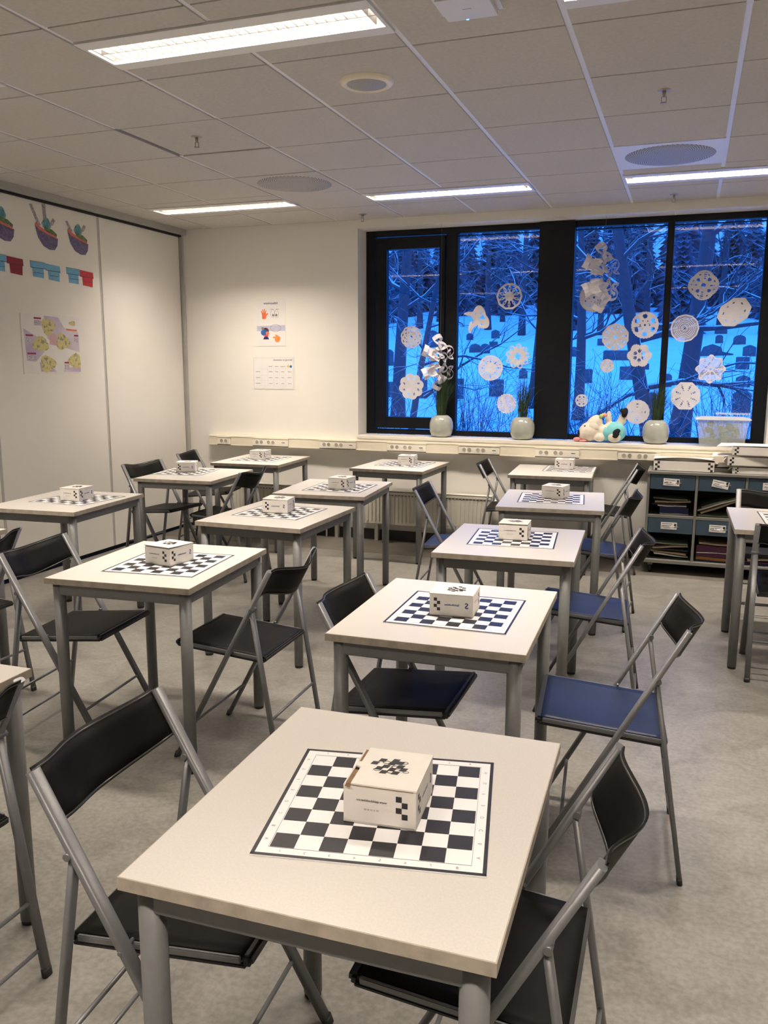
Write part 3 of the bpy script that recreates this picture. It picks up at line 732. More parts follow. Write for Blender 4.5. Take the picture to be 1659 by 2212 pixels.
# ================================================================== CHESS PIECE BOXES
BX, BY, BH = 0.1305, 0.1405, 0.0735
def squares4(b, c, ux, uy, s, m, flip=False):
    ux, uy = Vector(ux), Vector(uy); n = ux.cross(uy)
    for r in range(4):
        o = (-0.5 if (r % 2 == 0) != flip else 0.5)
        p = Vector(c)+ux*o*s+uy*(1.5-r)*s
        b.poly([p+ux*(-s/2)+uy*(-s/2), p+ux*(s/2)+uy*(-s/2), p+ux*(s/2)+uy*(s/2), p+ux*(-s/2)+uy*(s/2)], m)
def make_box(gap=0.0, tilt=0.0, tear=False):
    t = thing('chess_piece_box', 'x', 'cardboard box', (0, 0, 0), 0, 'white chess piece boxes')
    w, d, h, th = BX, BY, BH-0.003, 0.003
    b = MB()
    b.box((0, 0, th/2), (w, d, th))
    for s in (-1, 1):
        b.box((0, s*(d/2-th/2), h/2), (w, th, h), bev=0.0008); b.box((s*(w/2-th/2), 0, h/2), (th, d-2*th, h), bev=0.0008)
    b.obj('carton', M_box, t)
    # lid hinged at the back
    L = MB()
    if tear:
        lid = [(-w/2+0.014, -d/2-0.001), (w/2+0.001, -d/2-0.001), (w/2+0.001, d/2), (-w/2+0.010, d/2), (-w/2+0.010, 0.012), (-w/2+0.002, 0.008), (-w/2+0.004, -0.004), (-w/2+0.014, -0.01)]
    else:
        lid = [(-w/2-0.001, -d/2-0.001), (w/2+0.001, -d/2-0.001), (w/2+0.001, d/2), (-w/2-0.001, d/2)]
    def LP(x, y, dz): return (x, y, h+dz+gap*(d/2-y)/d + tilt*(x/w+0.5))
    L.poly([LP(x, y, 0.0) for x, y in lid], M_box, (0, 0, 0.003)); lo = L.obj('lid', None, t)
    e = MB(); e.box((0, -d/2-0.0006, h-0.0004+gap*0.9), (w-0.01, 0.0012, 0.0012)); e.box((w/2-0.001, 0, h-0.0004), (0.0012, d-0.01, 0.0010))
    if tear: e.box((-w/2+0.008, 0.04, h-0.001), (0.008, 0.05, 0.002)); e.box((-w/2+0.009, -0.045, h-0.001), (0.009, 0.06, 0.002))
    e.obj('cardboard_edge', M_kraft, t)
    # printing on the sides: A faces (front / back) web line + squares at right, B faces squares at left + blue emblem
    z = h/2+0.003
    for s in (-1, 1):
        p = MB(); y = s*(d/2+0.0004); ux = Vector((-s, 0, 0)); uy = Vector((0, 0, 1))
        squares4(p, Vector((0, y, z))+ux*0.040, ux, uy, 0.0105, M_ink)
        put_text(p, 'www.sjakkbutikken.no', Vector((0, y, z+0.006))-ux*0.014, ux, uy, 0.0060, M_ink, True)
        put_text(p, 'Tlf. 21 51 90 00', Vector((0, y, z-0.011))-ux*0.014, ux, uy, 0.0042, M_ink)
        p.obj('side_print', None, t, fixn=False)
        p = MB(); x = s*(w/2+0.0004); ux = Vector((0, s, 0))
        squares4(p, Vector((x, 0, z))-ux*0.046, ux, uy, 0.0105, M_ink)
        put_text(p, 'SjakkButikken', Vector((x, 0, z))+ux*0.002, ux, uy, 0.0085, M_inkb, True)
        put_text(p, 'S', Vector((x, 0, z-0.001))+ux*0.050, ux, uy, 0.026, M_inkb, True)
        p.obj('side_print', None, t, fixn=False)
    # lid emblem: scattered checker with piece outlines
    q = MB(); s = 0.0125
    cells = [(-1.5, 1.9), (-2.4, 0.8), (0.1, 1.2), (1.2, 1.6), (-0.6, 0.1), (1.5, 0.5), (-1.4, -0.6), (0.5, -0.6), (2.1, -0.3), (-0.5, -1.6), (1.2, -1.5), (0.4, 2.2)]
    for cx, cy in cells:
        a = 0.12; x, y = cx*s, cy*s+0.002
        pts = [(-s/2-s*a, -s/2), (s/2-s*a, -s/2), (s/2+s*a, s/2), (-s/2+s*a, s/2)]
        q.poly([(LP(x+u, y+v, 0.0034)) for u, v in pts], M_ink)
    for (cx, cy, rr) in ((-0.8, 1.5, 0.008), (0.9, 0.3, 0.009), (1.8, 1.9, 0.007), (-1.6, -1.0, 0.007), (0.5, -1.2, 0.008), (2.6, -0.8, 0.006)):
        x, y = cx*s, cy*s
        n = 14
        for i in range(n):
            a0, a1 = 2*PI*i/n, 2*PI*(i+1)/n
            q.poly([LP(x+rr*math.cos(a0), y+0.7*rr*math.sin(a0), 0.0037), LP(x+rr*math.cos(a1), y+0.7*rr*math.sin(a1), 0.0037), LP(x+rr*0.8*math.cos(a1), y+0.5*rr*math.sin(a1), 0.0037), LP(x+rr*0.8*math.cos(a0), y+0.5*rr*math.sin(a0), 0.0037)], M_ink)
    q.obj('lid_print', None, lo, fixn=False)
    return t
bx_plain = make_box(0.0, 0.0); bx_tear = make_box(0.0005, 0.0, True); bx_gap = make_box(0.004, 0.0)
BXS = {'t1': (3.019, -1.357, 0.085, 'A', 't', 'with torn lid edge on the nearest chess mat'), 't2': (2.811, -0.126, 0.066, 'B', 'p', 'with blue emblem in front, second table of the right column'),
 't3': (1.538, 0.149, -0.162, 'A', 'g', 'standing cornerwise on the front middle-left table'), 't4': (2.763, 1.127, 0.05, 'A', 'g', 'with gap under its lid, third table of the right column'),
 't5': (2.759, 2.428, -0.173, 'A', 'p', 'on the fourth table of the right column'), 't6': (2.609, 3.927, 0.013, 'B', 'p', 'on the back table of the right column'),
 't8': (1.393, 2.317, -0.069, 'A', 'p', 'on the third table of the middle-left column'), 't9': (1.411, 1.379, 0.136, 'B', 'g', 'with slightly raised lid on the second middle-left table'),
 't7': (1.373, 3.748, 0.081, 'A', 'p', 'on the back table below the opening sash'), 't10': (0.071, 3.677, -0.012, 'A', 'p', 'on the back table below the posters'),
 't11': (-0.032, 2.713, 0.369, 'B', 'p', 'on the table by the partition with two chairs'), 't12': (0.094, 1.337, 0.052, 'A', 'p', 'on the table without chairs at the left edge')}
ub = {}
for k, (x, y, a, face, kind, lab) in BXS.items():
    src = {'t': bx_tear, 'p': bx_plain, 'g': bx_gap}[kind]
    o = src if kind not in ub else dup(src)
    ub[kind] = 1; o.location = (x, y, TM+0.0036); o.rotation_euler = (0, 0, a-(PI/2 if face == 'B' else 0)); o['label'] = 'white chess box '+lab

# ================================================================== POSTERS ON THE WINDOW WALL
def ell_pts(cx, cz, rx, rz, n=20): return [(cx+rx*math.cos(2*PI*i/n), cz+rz*math.sin(2*PI*i/n)) for i in range(n)]
def sheet(name, label, cat, x0, x1, z0, z1, th=0.002):
    t = thing(name, label, cat, ((x0+x1)/2, YB-0.0005, (z0+z1)/2))
    MB().box((0, -th/2-0.0005, 0), (x1-x0, th, z1-z0)).obj('paper', M_paper, t)
    return t
P_red = mat('print_orange_red', (0.80, 0.17, 0.07), 0.6, noise=(40, 0.08)); P_or = mat('print_orange', (0.88, 0.28, 0.07), 0.6, noise=(40, 0.08))
P_blue = mat('print_blue', (0.03, 0.14, 0.42), 0.6, noise=(40, 0.15)); P_navy = mat('print_navy', (0.02, 0.02, 0.10), 0.6, noise=(40, 0.1))
P_hair = mat('print_hair', (0.07, 0.03, 0.03), 0.6, noise=(40, 0.1)); P_lav = mat('print_lavender_band', (0.52, 0.52, 0.66), 0.6, noise=(30, 0.05))
P_gry = mat('print_grey', (0.22, 0.20, 0.24), 0.6, noise=(30, 0.05)); P_redd = mat('print_scarf_red', (0.68, 0.05, 0.08), 0.6, noise=(30, 0.05)); P_yel = mat('print_yellow', (0.72, 0.62, 0.20), 0.6, noise=(50, 0.25))
t = sheet('picture_poster', 'white portrait poster with red hand, eyes and pointing hand on window wall', 'poster', -0.193, 0.096, 1.687, 2.10)
Yp = -0.0031
def pp(b, pts, m, y=Yp): b.poly([(x, y, z) for x, z in pts], m)
b = MB()
put_text(b, 'Stillesymboler', (0.0, Yp, 0.165), (1, 0, 0), (0, 0, 1), 0.025, P_navy, True)
b.obj('heading', None, t, fixn=False)
b = MB(); hx, hz = -0.065, 0.075
pp(b, [(hx-0.02, hz-0.045), (hx+0.014, hz-0.045), (hx+0.022, hz-0.02), (hx+0.04, hz+0.002), (hx+0.034, hz+0.008), (hx+0.018, hz-0.004), (hx+0.022, hz+0.03), (hx+0.015, hz+0.032), (hx+0.01, hz+0.006), (hx+0.007, hz+0.042), (hx-0.001, hz+0.042), (hx-0.001, hz+0.006),
       (hx-0.009, hz+0.04), (hx-0.017, hz+0.037), (hx-0.010, hz+0.004), (hx-0.024, hz+0.028), (hx-0.031, hz+0.023), (hx-0.022, hz-0.01)], P_red)
b.obj('printed_hand', None, t, fixn=False)
b = MB()
def ring(cx, cz, rx, rz, wd, m, a0=0, a1=2*PI, n=26):
    for i in range(n):
        p, q = a0+(a1-a0)*i/n, a0+(a1-a0)*(i+1)/n
        pp(b, [(cx+rx*math.cos(p), cz+rz*math.sin(p)), (cx+rx*math.cos(q), cz+rz*math.sin(q)), (cx+(rx-wd)*math.cos(q), cz+(rz-wd)*math.sin(q)), (cx+(rx-wd)*math.cos(p), cz+(rz-wd)*math.sin(p))], m)
ring(0.020, 0.075, 0.022, 0.036, 0.002, P_gry); ring(0.058, 0.075, 0.020, 0.036, 0.002, P_gry)
pp(b, ell_pts(0.024, 0.062, 0.011, 0.011), P_gry); pp(b, ell_pts(0.055, 0.062, 0.011, 0.011), P_gry)
ring(0.012, 0.105, 0.02, 0.012, 0.003, P_gry, 0.5, 2.6, 8); ring(0.066, 0.105, 0.02, 0.012, 0.003, P_gry, 0.5, 2.6, 8)
b.obj('printed_eyes', None, t, fixn=False)
b = MB(); pp(b, [(-0.14, -0.075), (0.14, -0.075), (0.14, -0.025), (-0.14, -0.03)], P_lav, -0.0028)
ring(0.045, -0.05, 0.052, 0.032, 0.003, P_gry); b.obj('printed_mouth', None, t, fixn=False)
b = MB()
pp(b, ell_pts(-0.055, -0.075, 0.034, 0.03), P_hair, -0.0030); pp(b, ell_pts(-0.068, -0.088, 0.034, 0.028), P_blue, -0.0034); pp(b, ell_pts(-0.035, -0.095, 0.018, 0.016), P_red, -0.0036)
pp(b, ell_pts(-0.082, -0.052, 0.015, 0.012), P_gry, -0.0036); pp(b, [(-0.07, -0.125), (-0.03, -0.125), (-0.03, -0.108), (-0.07, -0.108)], P_redd, -0.0036)
pp(b, [(-0.08, -0.148), (-0.02, -0.148), (-0.03, -0.128), (-0.045, -0.122), (-0.06, -0.124), (-0.072, -0.13)], P_navy, -0.0038); b.obj('printed_figure', None, t, fixn=False)
b = MB()
pp(b, [(0.015, -0.126), (0.045, -0.122), (0.040, -0.107), (0.052, -0.107), (0.088, -0.126), (0.092, -0.15), (0.075, -0.172), (0.05, -0.173), (0.036, -0.16), (0.035, -0.14), (0.018, -0.136)], P_or)
b.obj('printed_pointing_hand', None, t, fixn=False)
t = sheet('timetable_sheet', 'white landscape sheet with a printed word table on window wall', 'poster', -0.242, 0.174, 1.305, 1.594)
b = MB(); put_text(b, 'Skriving av substantiv', (0.095, Yp, 0.115), (1, 0, 0), (0, 0, 1), 0.022, P_gry, True); b.obj('heading', None, t, fixn=False)
b = MB()
for x in (-0.196, 0.198):
    b.box((x, -0.0028, -0.002), (0.001, 0.0006, 0.27), m=P_gry)
for z in (0.134, -0.137): b.box((0.001, -0.0028, z), (0.394, 0.0006, 0.001), m=P_gry)
for i, x in enumerate((-0.118, -0.058, 0.003, 0.062, 0.122)): b.box((x, -0.0028, -0.03), (0.0008, 0.0006, 0.18), m=P_lav)
for z in (0.036, -0.02, -0.066, -0.115): b.box((0.0, -0.0028, z), (0.33, 0.0006, 0.0008), m=P_lav)
words = [['Hankjønn', 'Hunkjønn', 'Intetkj.', 'Flertall', ''], ['en gutt', 'gutten', 'gutter', 'guttene', 'hankjønn'], ['ei jente', 'jenta', 'jenter', 'jentene', 'hunkjønn'], ['et hus', 'huset', 'hus', 'husene', 'intetkjønn']]
for r, zz in enumerate((0.058, 0.012, -0.040, -0.092)):
    for c_, xx in enumerate((0.160, 0.093, 0.033, -0.028, -0.155+0.0)):
        if words[r][c_]: put_text(b, words[r][c_], (-xx if False else xx, Yp, zz), (1, 0, 0), (0, 0, 1), 0.0125, P_gry, True)
pp(b, ell_pts(0.148, 0.060, 0.010, 0.014), P_yel, -0.0033); pp(b, ell_pts(0.175, 0.058, 0.011, 0.012), P_blue, -0.0033)
b.obj('printed_table', None, t, fixn=False)

# ================================================================== PAPERS ON THE PARTITION (flat cut-outs)
P_bask = img_print('print_basket_violet', [(0.09, 0.08, 0.18), (0.17, 0.14, 0.27)], 60); P_teal = img_print('print_teal', [(0.06, 0.22, 0.27), (0.20, 0.40, 0.44)], 40)
P_grn = img_print('print_green', [(0.04, 0.10, 0.04), (0.16, 0.26, 0.10)], 50); P_rim = mat('print_rim_red', (0.62, 0.16, 0.15), 0.6, noise=(30, 0.1))
P_tape = img_print('print_measuring_grey', [(0.22, 0.19, 0.22), (0.48, 0.44, 0.46)], 70)
P_lb = mat('print_light_blue', (0.16, 0.42, 0.66), 0.6, noise=(30, 0.1)); P_rd = mat('print_red', (0.55, 0.03, 0.05), 0.6, noise=(30, 0.08)); P_mar = mat('print_maroon', (0.28, 0.012, 0.03), 0.6, noise=(30, 0.08)); P_line = mat('print_line_navy', (0.03, 0.05, 0.12), 0.6, noise=(30, 0.08))
XW = XP+0.0005
def cut(t, nm, pts, m, x=0.0012, th=0.0012):
    b = MB(); b.poly([(x, y, z) for y, z in pts], m, (th, 0, 0)); return b.obj(nm, None, t)
def basket(y, z, lab, stems, sc=1.0):
    t = thing('paper_basket', lab, 'paper cut-out', (XW, y, z), 0, 'fruit basket cut-outs on the partition')
    S = lambda L: [(a*sc, c*sc) for a, c in L]
    for st in stems: cut(t, 'stem', S(st), P_tape, 0.0006)
    cut(t, 'leaf_crown', S([(-0.03, 0.02), (0.035, 0.01), (0.05, 0.04), (0.03, 0.085), (0.01, 0.095), (-0.02, 0.075), (-0.04, 0.045)]), P_teal, 0.0014)
    cut(t, 'greens', S([(-0.02, -0.005), (0.10, -0.035), (0.105, -0.01), (0.06, 0.015), (-0.02, 0.03)]), P_grn, 0.0022)
    cut(t, 'rim', S([(-0.115, 0.03), (-0.10, 0.048), (-0.06, 0.02), (0.0, -0.004), (0.10, -0.028), (0.10, -0.042), (0.0, -0.022), (-0.08, 0.0)]), P_rim, 0.0030)
    cut(t, 'bowl', S([(-0.112, 0.025), (-0.06, 0.0), (0.0, -0.016), (0.115, -0.04), (0.105, -0.09), (0.075, -0.125), (0.02, -0.128), (-0.04, -0.108), (-0.085, -0.06)]), P_bask, 0.0018)
    return t
sL = [(-0.085, 0.03), (-0.055, 0.03), (-0.13, 0.165), (-0.155, 0.16)]; sU = [(-0.02, 0.06), (0.012, 0.06), (0.005, 0.185), (-0.03, 0.185)]; sR = [(0.04, 0.05), (0.065, 0.045), (0.10, 0.085), (0.075, 0.10)]
sl2 = [(-0.08, 0.03), (-0.055, 0.03), (-0.105, 0.10), (-0.13, 0.095)]
basket(1.99, 2.475, 'violet paper basket with teal leaves, cut by the left edge', [sl2])
basket(2.42, 2.470, 'violet paper basket with three long grey stems, middle of three', [sL, sU, sR])
basket(2.755, 2.475, 'violet paper basket nearest the partition seam', [sl2, sR], 1.0)
def shirts(y, z, lab, left, right):
    t = thing('paper_bunting', lab, 'paper cut-out', (XW, y, z), 0, 'paper house cut-outs on the partition')
    cut(t, 'left_roof', [(-0.15, 0.005), (0.0, 0.005), (0.0, 0.045), (-0.15, 0.05)], left, 0.0014)
    cut(t, 'left_wall', [(-0.125, -0.058), (-0.02, -0.062), (-0.02, 0.005), (-0.13, 0.005)], left, 0.0010)
    cut(t, 'right_roof', [(0.0, 0.0), (0.155, -0.008), (0.15, 0.038), (0.0, 0.045)], right, 0.0014)
    cut(t, 'right_wall', [(0.03, -0.065), (0.14, -0.072), (0.145, -0.005), (0.025, -0.002)], right, 0.0010)
    b = MB(); b.box((0.0030, -0.075, 0.004), (0.0006, 0.15, 0.004)); b.box((0.0030, 0.075, -0.002), (0.0006, 0.15, 0.004)); b.box((0.0026, -0.07, -0.03), (0.0006, 0.10, 0.003)); b.box((0.0026, 0.085, -0.037), (0.0006, 0.10, 0.003))
    b.box((0.0030, -0.075, 0.048), (0.0006, 0.148, 0.002)); b.obj('printed_lines', P_line, t)
    return t
shirts(2.015, 2.205, 'blue and maroon paper house cut-out at the left edge', P_lb, P_mar)
shirts(2.385, 2.195, 'all light blue paper house cut-out, middle one', P_lb, P_lb)
shirts(2.755, 2.187, 'light blue and red paper house cut-out by the partition seam', P_lb, P_rd)
t = thing('yellow_patch_poster', 'lilac poster with six yellow picture patches on the partition', 'poster', (XW, 2.408, 1.665))
MB().box((0.0014, 0, 0), (0.0016, 0.606, 0.424)).obj('paper', M_paper, t)
P_lil = img_print('print_lilac', [(0.50, 0.42, 0.60), (0.66, 0.60, 0.68)], 6); P_pnk = mat('print_pink', (0.66, 0.42, 0.46), 0.6, noise=(6, 0.1))
P_ph = img_print('print_photo_yellow', [(0.60, 0.54, 0.22), (0.68, 0.60, 0.28), (0.30, 0.30, 0.20)], 34); P_crm = mat('print_crimson', (0.30, 0.015, 0.10), 0.6, noise=(30, 0.1)); P_org = mat('print_coral', (0.78, 0.22, 0.14), 0.6, noise=(30, 0.08)); P_txt = img_print('print_small_text', [(0.36, 0.31, 0.42), (0.66, 0.62, 0.68)], 120)
def cy(pts, nm, m, x): b = MB(); b.poly([(x, y, z) for y, z in pts], m); return b.obj(nm, None, t, fixn=False)
S6 = 0.606; Sh = 0.424
def px(u, v): return (-0.303+u*0.606, 0.212-v*0.424)
cy([px(*q) for q in ((0.03, 0.25), (0.18, 0.34), (0.33, 0.42), (0.36, 0.62), (0.2, 0.80), (0.06, 0.78))], 'lilac_patch', P_lil, 0.0024)
cy([px(*q) for q in ((0.38, 0.02), (0.62, 0.03), (0.72, 0.2), (0.97, 0.27), (0.98, 0.62), (0.72, 0.55), (0.55, 0.5), (0.42, 0.4))], 'lilac_patch', P_lil, 0.0024)
cy([px(*q) for q in ((0.45, 0.3), (0.56, 0.32), (0.58, 0.52), (0.45, 0.5))], 'pink_patch', P_pnk, 0.0026)
cy([px(*q) for q in ((0.26, 0.80), (0.45, 0.86), (0.55, 0.97), (0.28, 0.96))], 'lilac_patch', P_lil, 0.0024)
cy([px(*q) for q in ((0.68, 0.90), (0.98, 0.88), (0.98, 0.97), (0.66, 0.97))], 'lilac_patch', P_lil, 0.0024)
for u, v, ru, rv in ((0.44, 0.20, 0.115, 0.14), (0.30, 0.50, 0.135, 0.12), (0.40, 0.83, 0.13, 0.14), (0.68, 0.45, 0.12, 0.14), (0.88, 0.78, 0.12, 0.13), (0.87, 0.12, 0.06, 0.04)):
    pts = []
    for i in range(14):
        a = 2*PI*i/14; k = 1+0.16*math.sin(3*a+u*20)
        pts.append(px(u+ru*k*math.cos(a), v+rv*k*math.sin(a)))
    cy(pts, 'picture_patch', P_ph, 0.0028)
for u, v, du in ((0.27, 0.07, 0.12), (0.12, 0.36, 0.12), (0.14, 0.66, 0.14), (0.93, 0.33, 0.08), (0.73, 0.81, 0.08)):
    cy([px(u-du/2, v-0.014), px(u+du/2, v-0.014), px(u+du/2, v+0.014), px(u-du/2, v+0.014)], 'heading_bar', P_crm, 0.0030)
    cy([px(u-du/2, v+0.03), px(u+du/2, v+0.03), px(u+du/2, v+0.12), px(u-du/2, v+0.12)], 'text_block', P_txt, 0.0030)
cy([px(0.75, 0.215), px(0.95, 0.225), px(0.95, 0.255), px(0.76, 0.245)], 'coral_bar', P_org, 0.0030)
# ================================================================== PAPER SNOWFLAKES ON THE PANES
def oct_r(th, n, rot=0.0):
    a = 2*PI/n; q = ((th+rot) % a)-a/2
    return math.cos(a/2)/math.cos(q)
def near(v, c, w): return abs(v-c) < w
def ang(th, n, off=0.0):       # distance (radians) to the nearest of n rays
    a = 2*PI/n; q = (th-off) % a
    return min(q, a-q)
rs = random.Random(5)
wig = [rs.random() for _ in range(400)]
F_SHAPES = {
 0: (lambda t: 0.93+0.07*abs(math.cos(4.5*t)), lambda r, t: not (r < 0.10 or (near(r, 0.80, 0.05) and ang(t, 9) < 0.12) or (near(r, 0.62, 0.04) and ang(t, 9, 0.35) < 0.12) or (near(r, 0.45, 0.03) and ang(t, 9) < 0.16))),
 1: (lambda t: 0.86+0.14*abs(math.cos(4*t)), lambda r, t: not (near(r, 0.60, 0.035) and ang(t, 8, 0.2) < 0.13 or near(r, 0.72, 0.03) and ang(t, 8, 0.2) < 0.10)),
 2: (lambda t: oct_r(t, 10), lambda r, t: r > 0.84 or r < 0.34 or ang(t, 10, 0.3)*r < 0.065 and not near(r, 0.62, 0.07) or ang(t, 10, 0.3)*r < 0.10 and near(r, 0.62, 0.12) and ang(t, 10, 0.3)*r > 0.04),
 3: (lambda t: 0.62+0.34*abs(math.cos(2*t+0.9))**1.6+0.06*math.sin(5*t), lambda r, t: not ((r > 0.25 and r < 0.75 and abs(t-0.1) < 0.42) or (near(r, 0.55, 0.06) and ang(t, 7, 0.9) < 0.12) or (r > 0.3 and abs(t-3.0) < 0.35) or (r > 0.55 and abs(t-4.5) < 0.3))),
 4: (lambda t: 0.76+0.24*abs(math.cos(4.5*t)), lambda r, t: not (r < 0.24+0.06*math.cos(9*t) or (near(r, 0.78, 0.09) and ang(t, 9) < 0.11))),
 5: (lambda t: 1.0, lambda r, t: not ((0.42 < r < 0.84 and ang(t, 8)*r < 0.045) or (near(r, 0.80, 0.04) and ang(t, 8, 0.39) < 0.09) or (near(r, 0.55, 0.025) and ang(t, 8, 0.39) < 0.12) or r < 0.05)),
 6: (lambda t: 0.9+0.1*abs(math.sin(11*t)), lambda r, t: not (r < 0.94 and abs(math.sin(r*math.sin(t)*17)) < 0.34 and math.sin(r*math.cos(t)*7+3*r*math.sin(t)) > -0.45)),
 7: (lambda t: 0.97+0.03*abs(math.sin(18*t)), lambda r, t: not (r < 0.09 or (near(r, 0.62, 0.03) and ang(t, 16) < 0.07) or (near(r, 0.34, 0.025) and ang(t, 8, 0.2) < 0.1))),
 8: (lambda t: oct_r(t, 10, 0.3), lambda r, t: not (r < 0.11 or (near(r, 0.80, 0.06) and ang(t, 10, 0.1) < 0.09) or (near(r, 0.58, 0.035) and ang(t, 10, 0.1) < 0.07))),
 9: (lambda t: 0.95+0.05*abs(math.sin(14*t)), lambda r, t: not (((r-0.66)**2+(ang(t, 6, 0.25)*0.66)**2 < 0.028) or (0.25 < r < 0.8 and ang(t, 2, -0.05)*r < 0.025) or r < 0.07 or (near(r, 0.35, 0.03) and ang(t, 6, 0.7) < 0.12))),
 10: (lambda t: 0.78+0.18*abs(math.cos(3*t))+0.05*abs(math.sin(16*t)), lambda r, t: not ((0.25 < r < 0.6 and ang(t, 6, 0.52)*r < 0.06) or (near(r, 0.72, 0.03) and ang(t, 2, PI/2) < 0.1) or (near(r, 0.58, 0.03) and ang(t, 2, PI/2) < 0.1) or (0.3 < r < 0.55 and ang(t, 12, 0.26)*r < 0.03))),
 11: (lambda t: 0.95+0.05*abs(math.sin(9*t)), lambda r, t: not ((near(r, 0.5, 0.06) and ang(t, 7) < 0.14))),
 12: (lambda t: 0.95+0.05*abs(math.sin(8*t)), lambda r, t: not ((near(r, 0.62, 0.10) and ang(t, 6) < 0.22) or (near(r, 0.3, 0.05) and ang(t, 6, 0.5) < 0.2))),
 13: (lambda t: 0.97+0.03*abs(math.sin(8*t)), lambda r, t: not ((near(r, 0.66, 0.03) and ang(t, 4, PI/4+0.78) < 0.14) or (near(r, 0.40, 0.03) and ang(t, 4, 0.0) < 0.16))),
 14: (lambda t: 0.88+0.10*abs(math.cos(2*t))+0.03*abs(math.sin(20*t)), lambda r, t: not (r < 0.15 or (r-0.56)**2+(ang(t, 4, 0.78)*0.56)**2 < 0.016 or (0.4 < r < 0.9 and ang(t, 2, -0.08)*r < 0.035 and math.sin(r*60) > -0.6) or (r > 0.4 and ang(t, 2, 1.45) < 0.12 and math.sin(r*45) > 0.2) or (near(r, 0.78, 0.04) and ang(t, 8, 0.35) < 0.07))),
 15: (lambda t: min(1/max(abs(math.cos(t-0.62))*1.0, 0.001), 1/max(abs(math.sin(t-0.62))*1.30, 0.001), 1.45/(abs(math.cos(t-0.62))+abs(math.sin(t-0.62))*1.30)), lambda r, t: not ((near(r, 0.66, 0.035) and ang(t, 8, 0.1) < 0.10))),
 16: (lambda t: oct_r(t, 12), lambda r, t: r > 0.94 or not ((r*9.3) % 1.0 < 0.34 and ang(t, 2, 0.25)*r > 0.02) and r > 0.07),
 17: (lambda t: 0.82+0.18*abs(math.cos(4*t))**2, lambda r, t: not (r < 0.07 or (0.22 < r < 0.9 and ((r/(0.85+0.15*math.cos(8*t))*9) % 1.0) < 0.48 and ang(t, 8)*r > 0.045))),
 18: (lambda t: oct_r(t, 8, 0.39), lambda r, t: not ((0.35 < r < 0.85 and ang(t, 8, 0.39)*r < 0.05 and math.sin(r*50) > -0.1))),
}
def flake(x, z, R, k, rot, lab):
    out, keep = F_SHAPES[k]; NR, NT = 26, 144
    b = MB(); g = {}
    def V(i, j):
        j %= NT
        if i == 0: j = 0
        if (i, j) not in g:
            t = 2*PI*j/NT; r = out(t)*R*i/NR
            g[i, j] = b.bm.verts.new((r*math.cos(t+rot), 0.0015*math.sin(6*t)*i/NR, r*math.sin(t+rot)))
        return g[i, j]
    for i in range(NR):
        for j in range(NT):
            if keep((i+0.5)/NR, 2*PI*(j+0.5)/NT):
                vs = [V(i, j), V(i+1, j), V(i+1, j+1)] + ([V(i, j+1)] if i else [])
                b.bm.faces.new(vs)
    o = b.obj('paper_snowflake', M_flk, None, (x, YG-0.0045, z)); 
    tag(o, lab, 'snowflake', 'paper snowflakes on the window')
M_flk = mat('snowflake_paper', (0.74, 0.72, 0.76), 0.8, noise=(14, 0.04))
FL = [(1.19, 1.762, 0.098, 0, 0.1, 'round nine-petal paper snowflake, upper one on the opening sash'), (1.194, 1.337, 0.115, 1, 0.2, 'eight-petal paper snowflake with few slits, lower on the opening sash'),
 (2.041, 2.085, 0.110, 2, 0.0, 'wheel-like paper snowflake with spokes, highest on the second pane'), (1.77, 1.902, 0.125, 3, 0.1, 'ragged irregular paper cut-out left on the second pane'),
 (2.125, 1.596, 0.104, 4, 0.1, 'flower ring paper snowflake with open centre on the second pane'), (1.896, 1.50, 0.106, 5, 0.0, 'round paper snowflake with eight radial slots on the second pane'),
 (2.042, 1.204, 0.086, 6, 0.0, 'shredded looking paper snowflake lowest on the second pane'), (2.726, 2.06, 0.116, 7, 0.0, 'large plain disc snowflake behind the hanging paper star'),
 (2.906, 1.748, 0.108, 8, 0.0, 'ten-sided paper snowflake with small holes, middle of the third pane'), (3.128, 1.838, 0.106, 9, 0.3, 'paper snowflake with six big round holes beside the thin mullion'),
 (3.098, 1.602, 0.096, 10, 0.0, 'cross-shaped lacy snowflake below the one with big holes'), (2.852, 1.521, 0.055, 11, 0.0, 'tiny paper disc below the ten-sided snowflake'),
 (2.663, 1.24, 0.052, 12, 0.0, 'tiny lacy paper disc at lower left of the third pane'), (3.104, 1.156, 0.098, 13, 0.0, 'round paper disc behind the raised leg of the plush toy'),
 (3.543, 2.131, 0.112, 14, 0.0, 'diamond-like holed paper snowflake, highest on the right pane'), (3.774, 1.926, 0.120, 15, 0.0, 'tilted rounded rectangle of folded paper on the right pane'),
 (3.426, 1.81, 0.107, 16, 0.0, 'paper snowflake cut in thin concentric rings on the right pane'), (3.634, 1.498, 0.112, 17, 0.0, 'spider web paper snowflake on the right pane'), (3.464, 1.289, 0.115, 18, 0.0, 'octagonal slotted paper snowflake above the plastic box side')]
for a in FL: flake(*a)

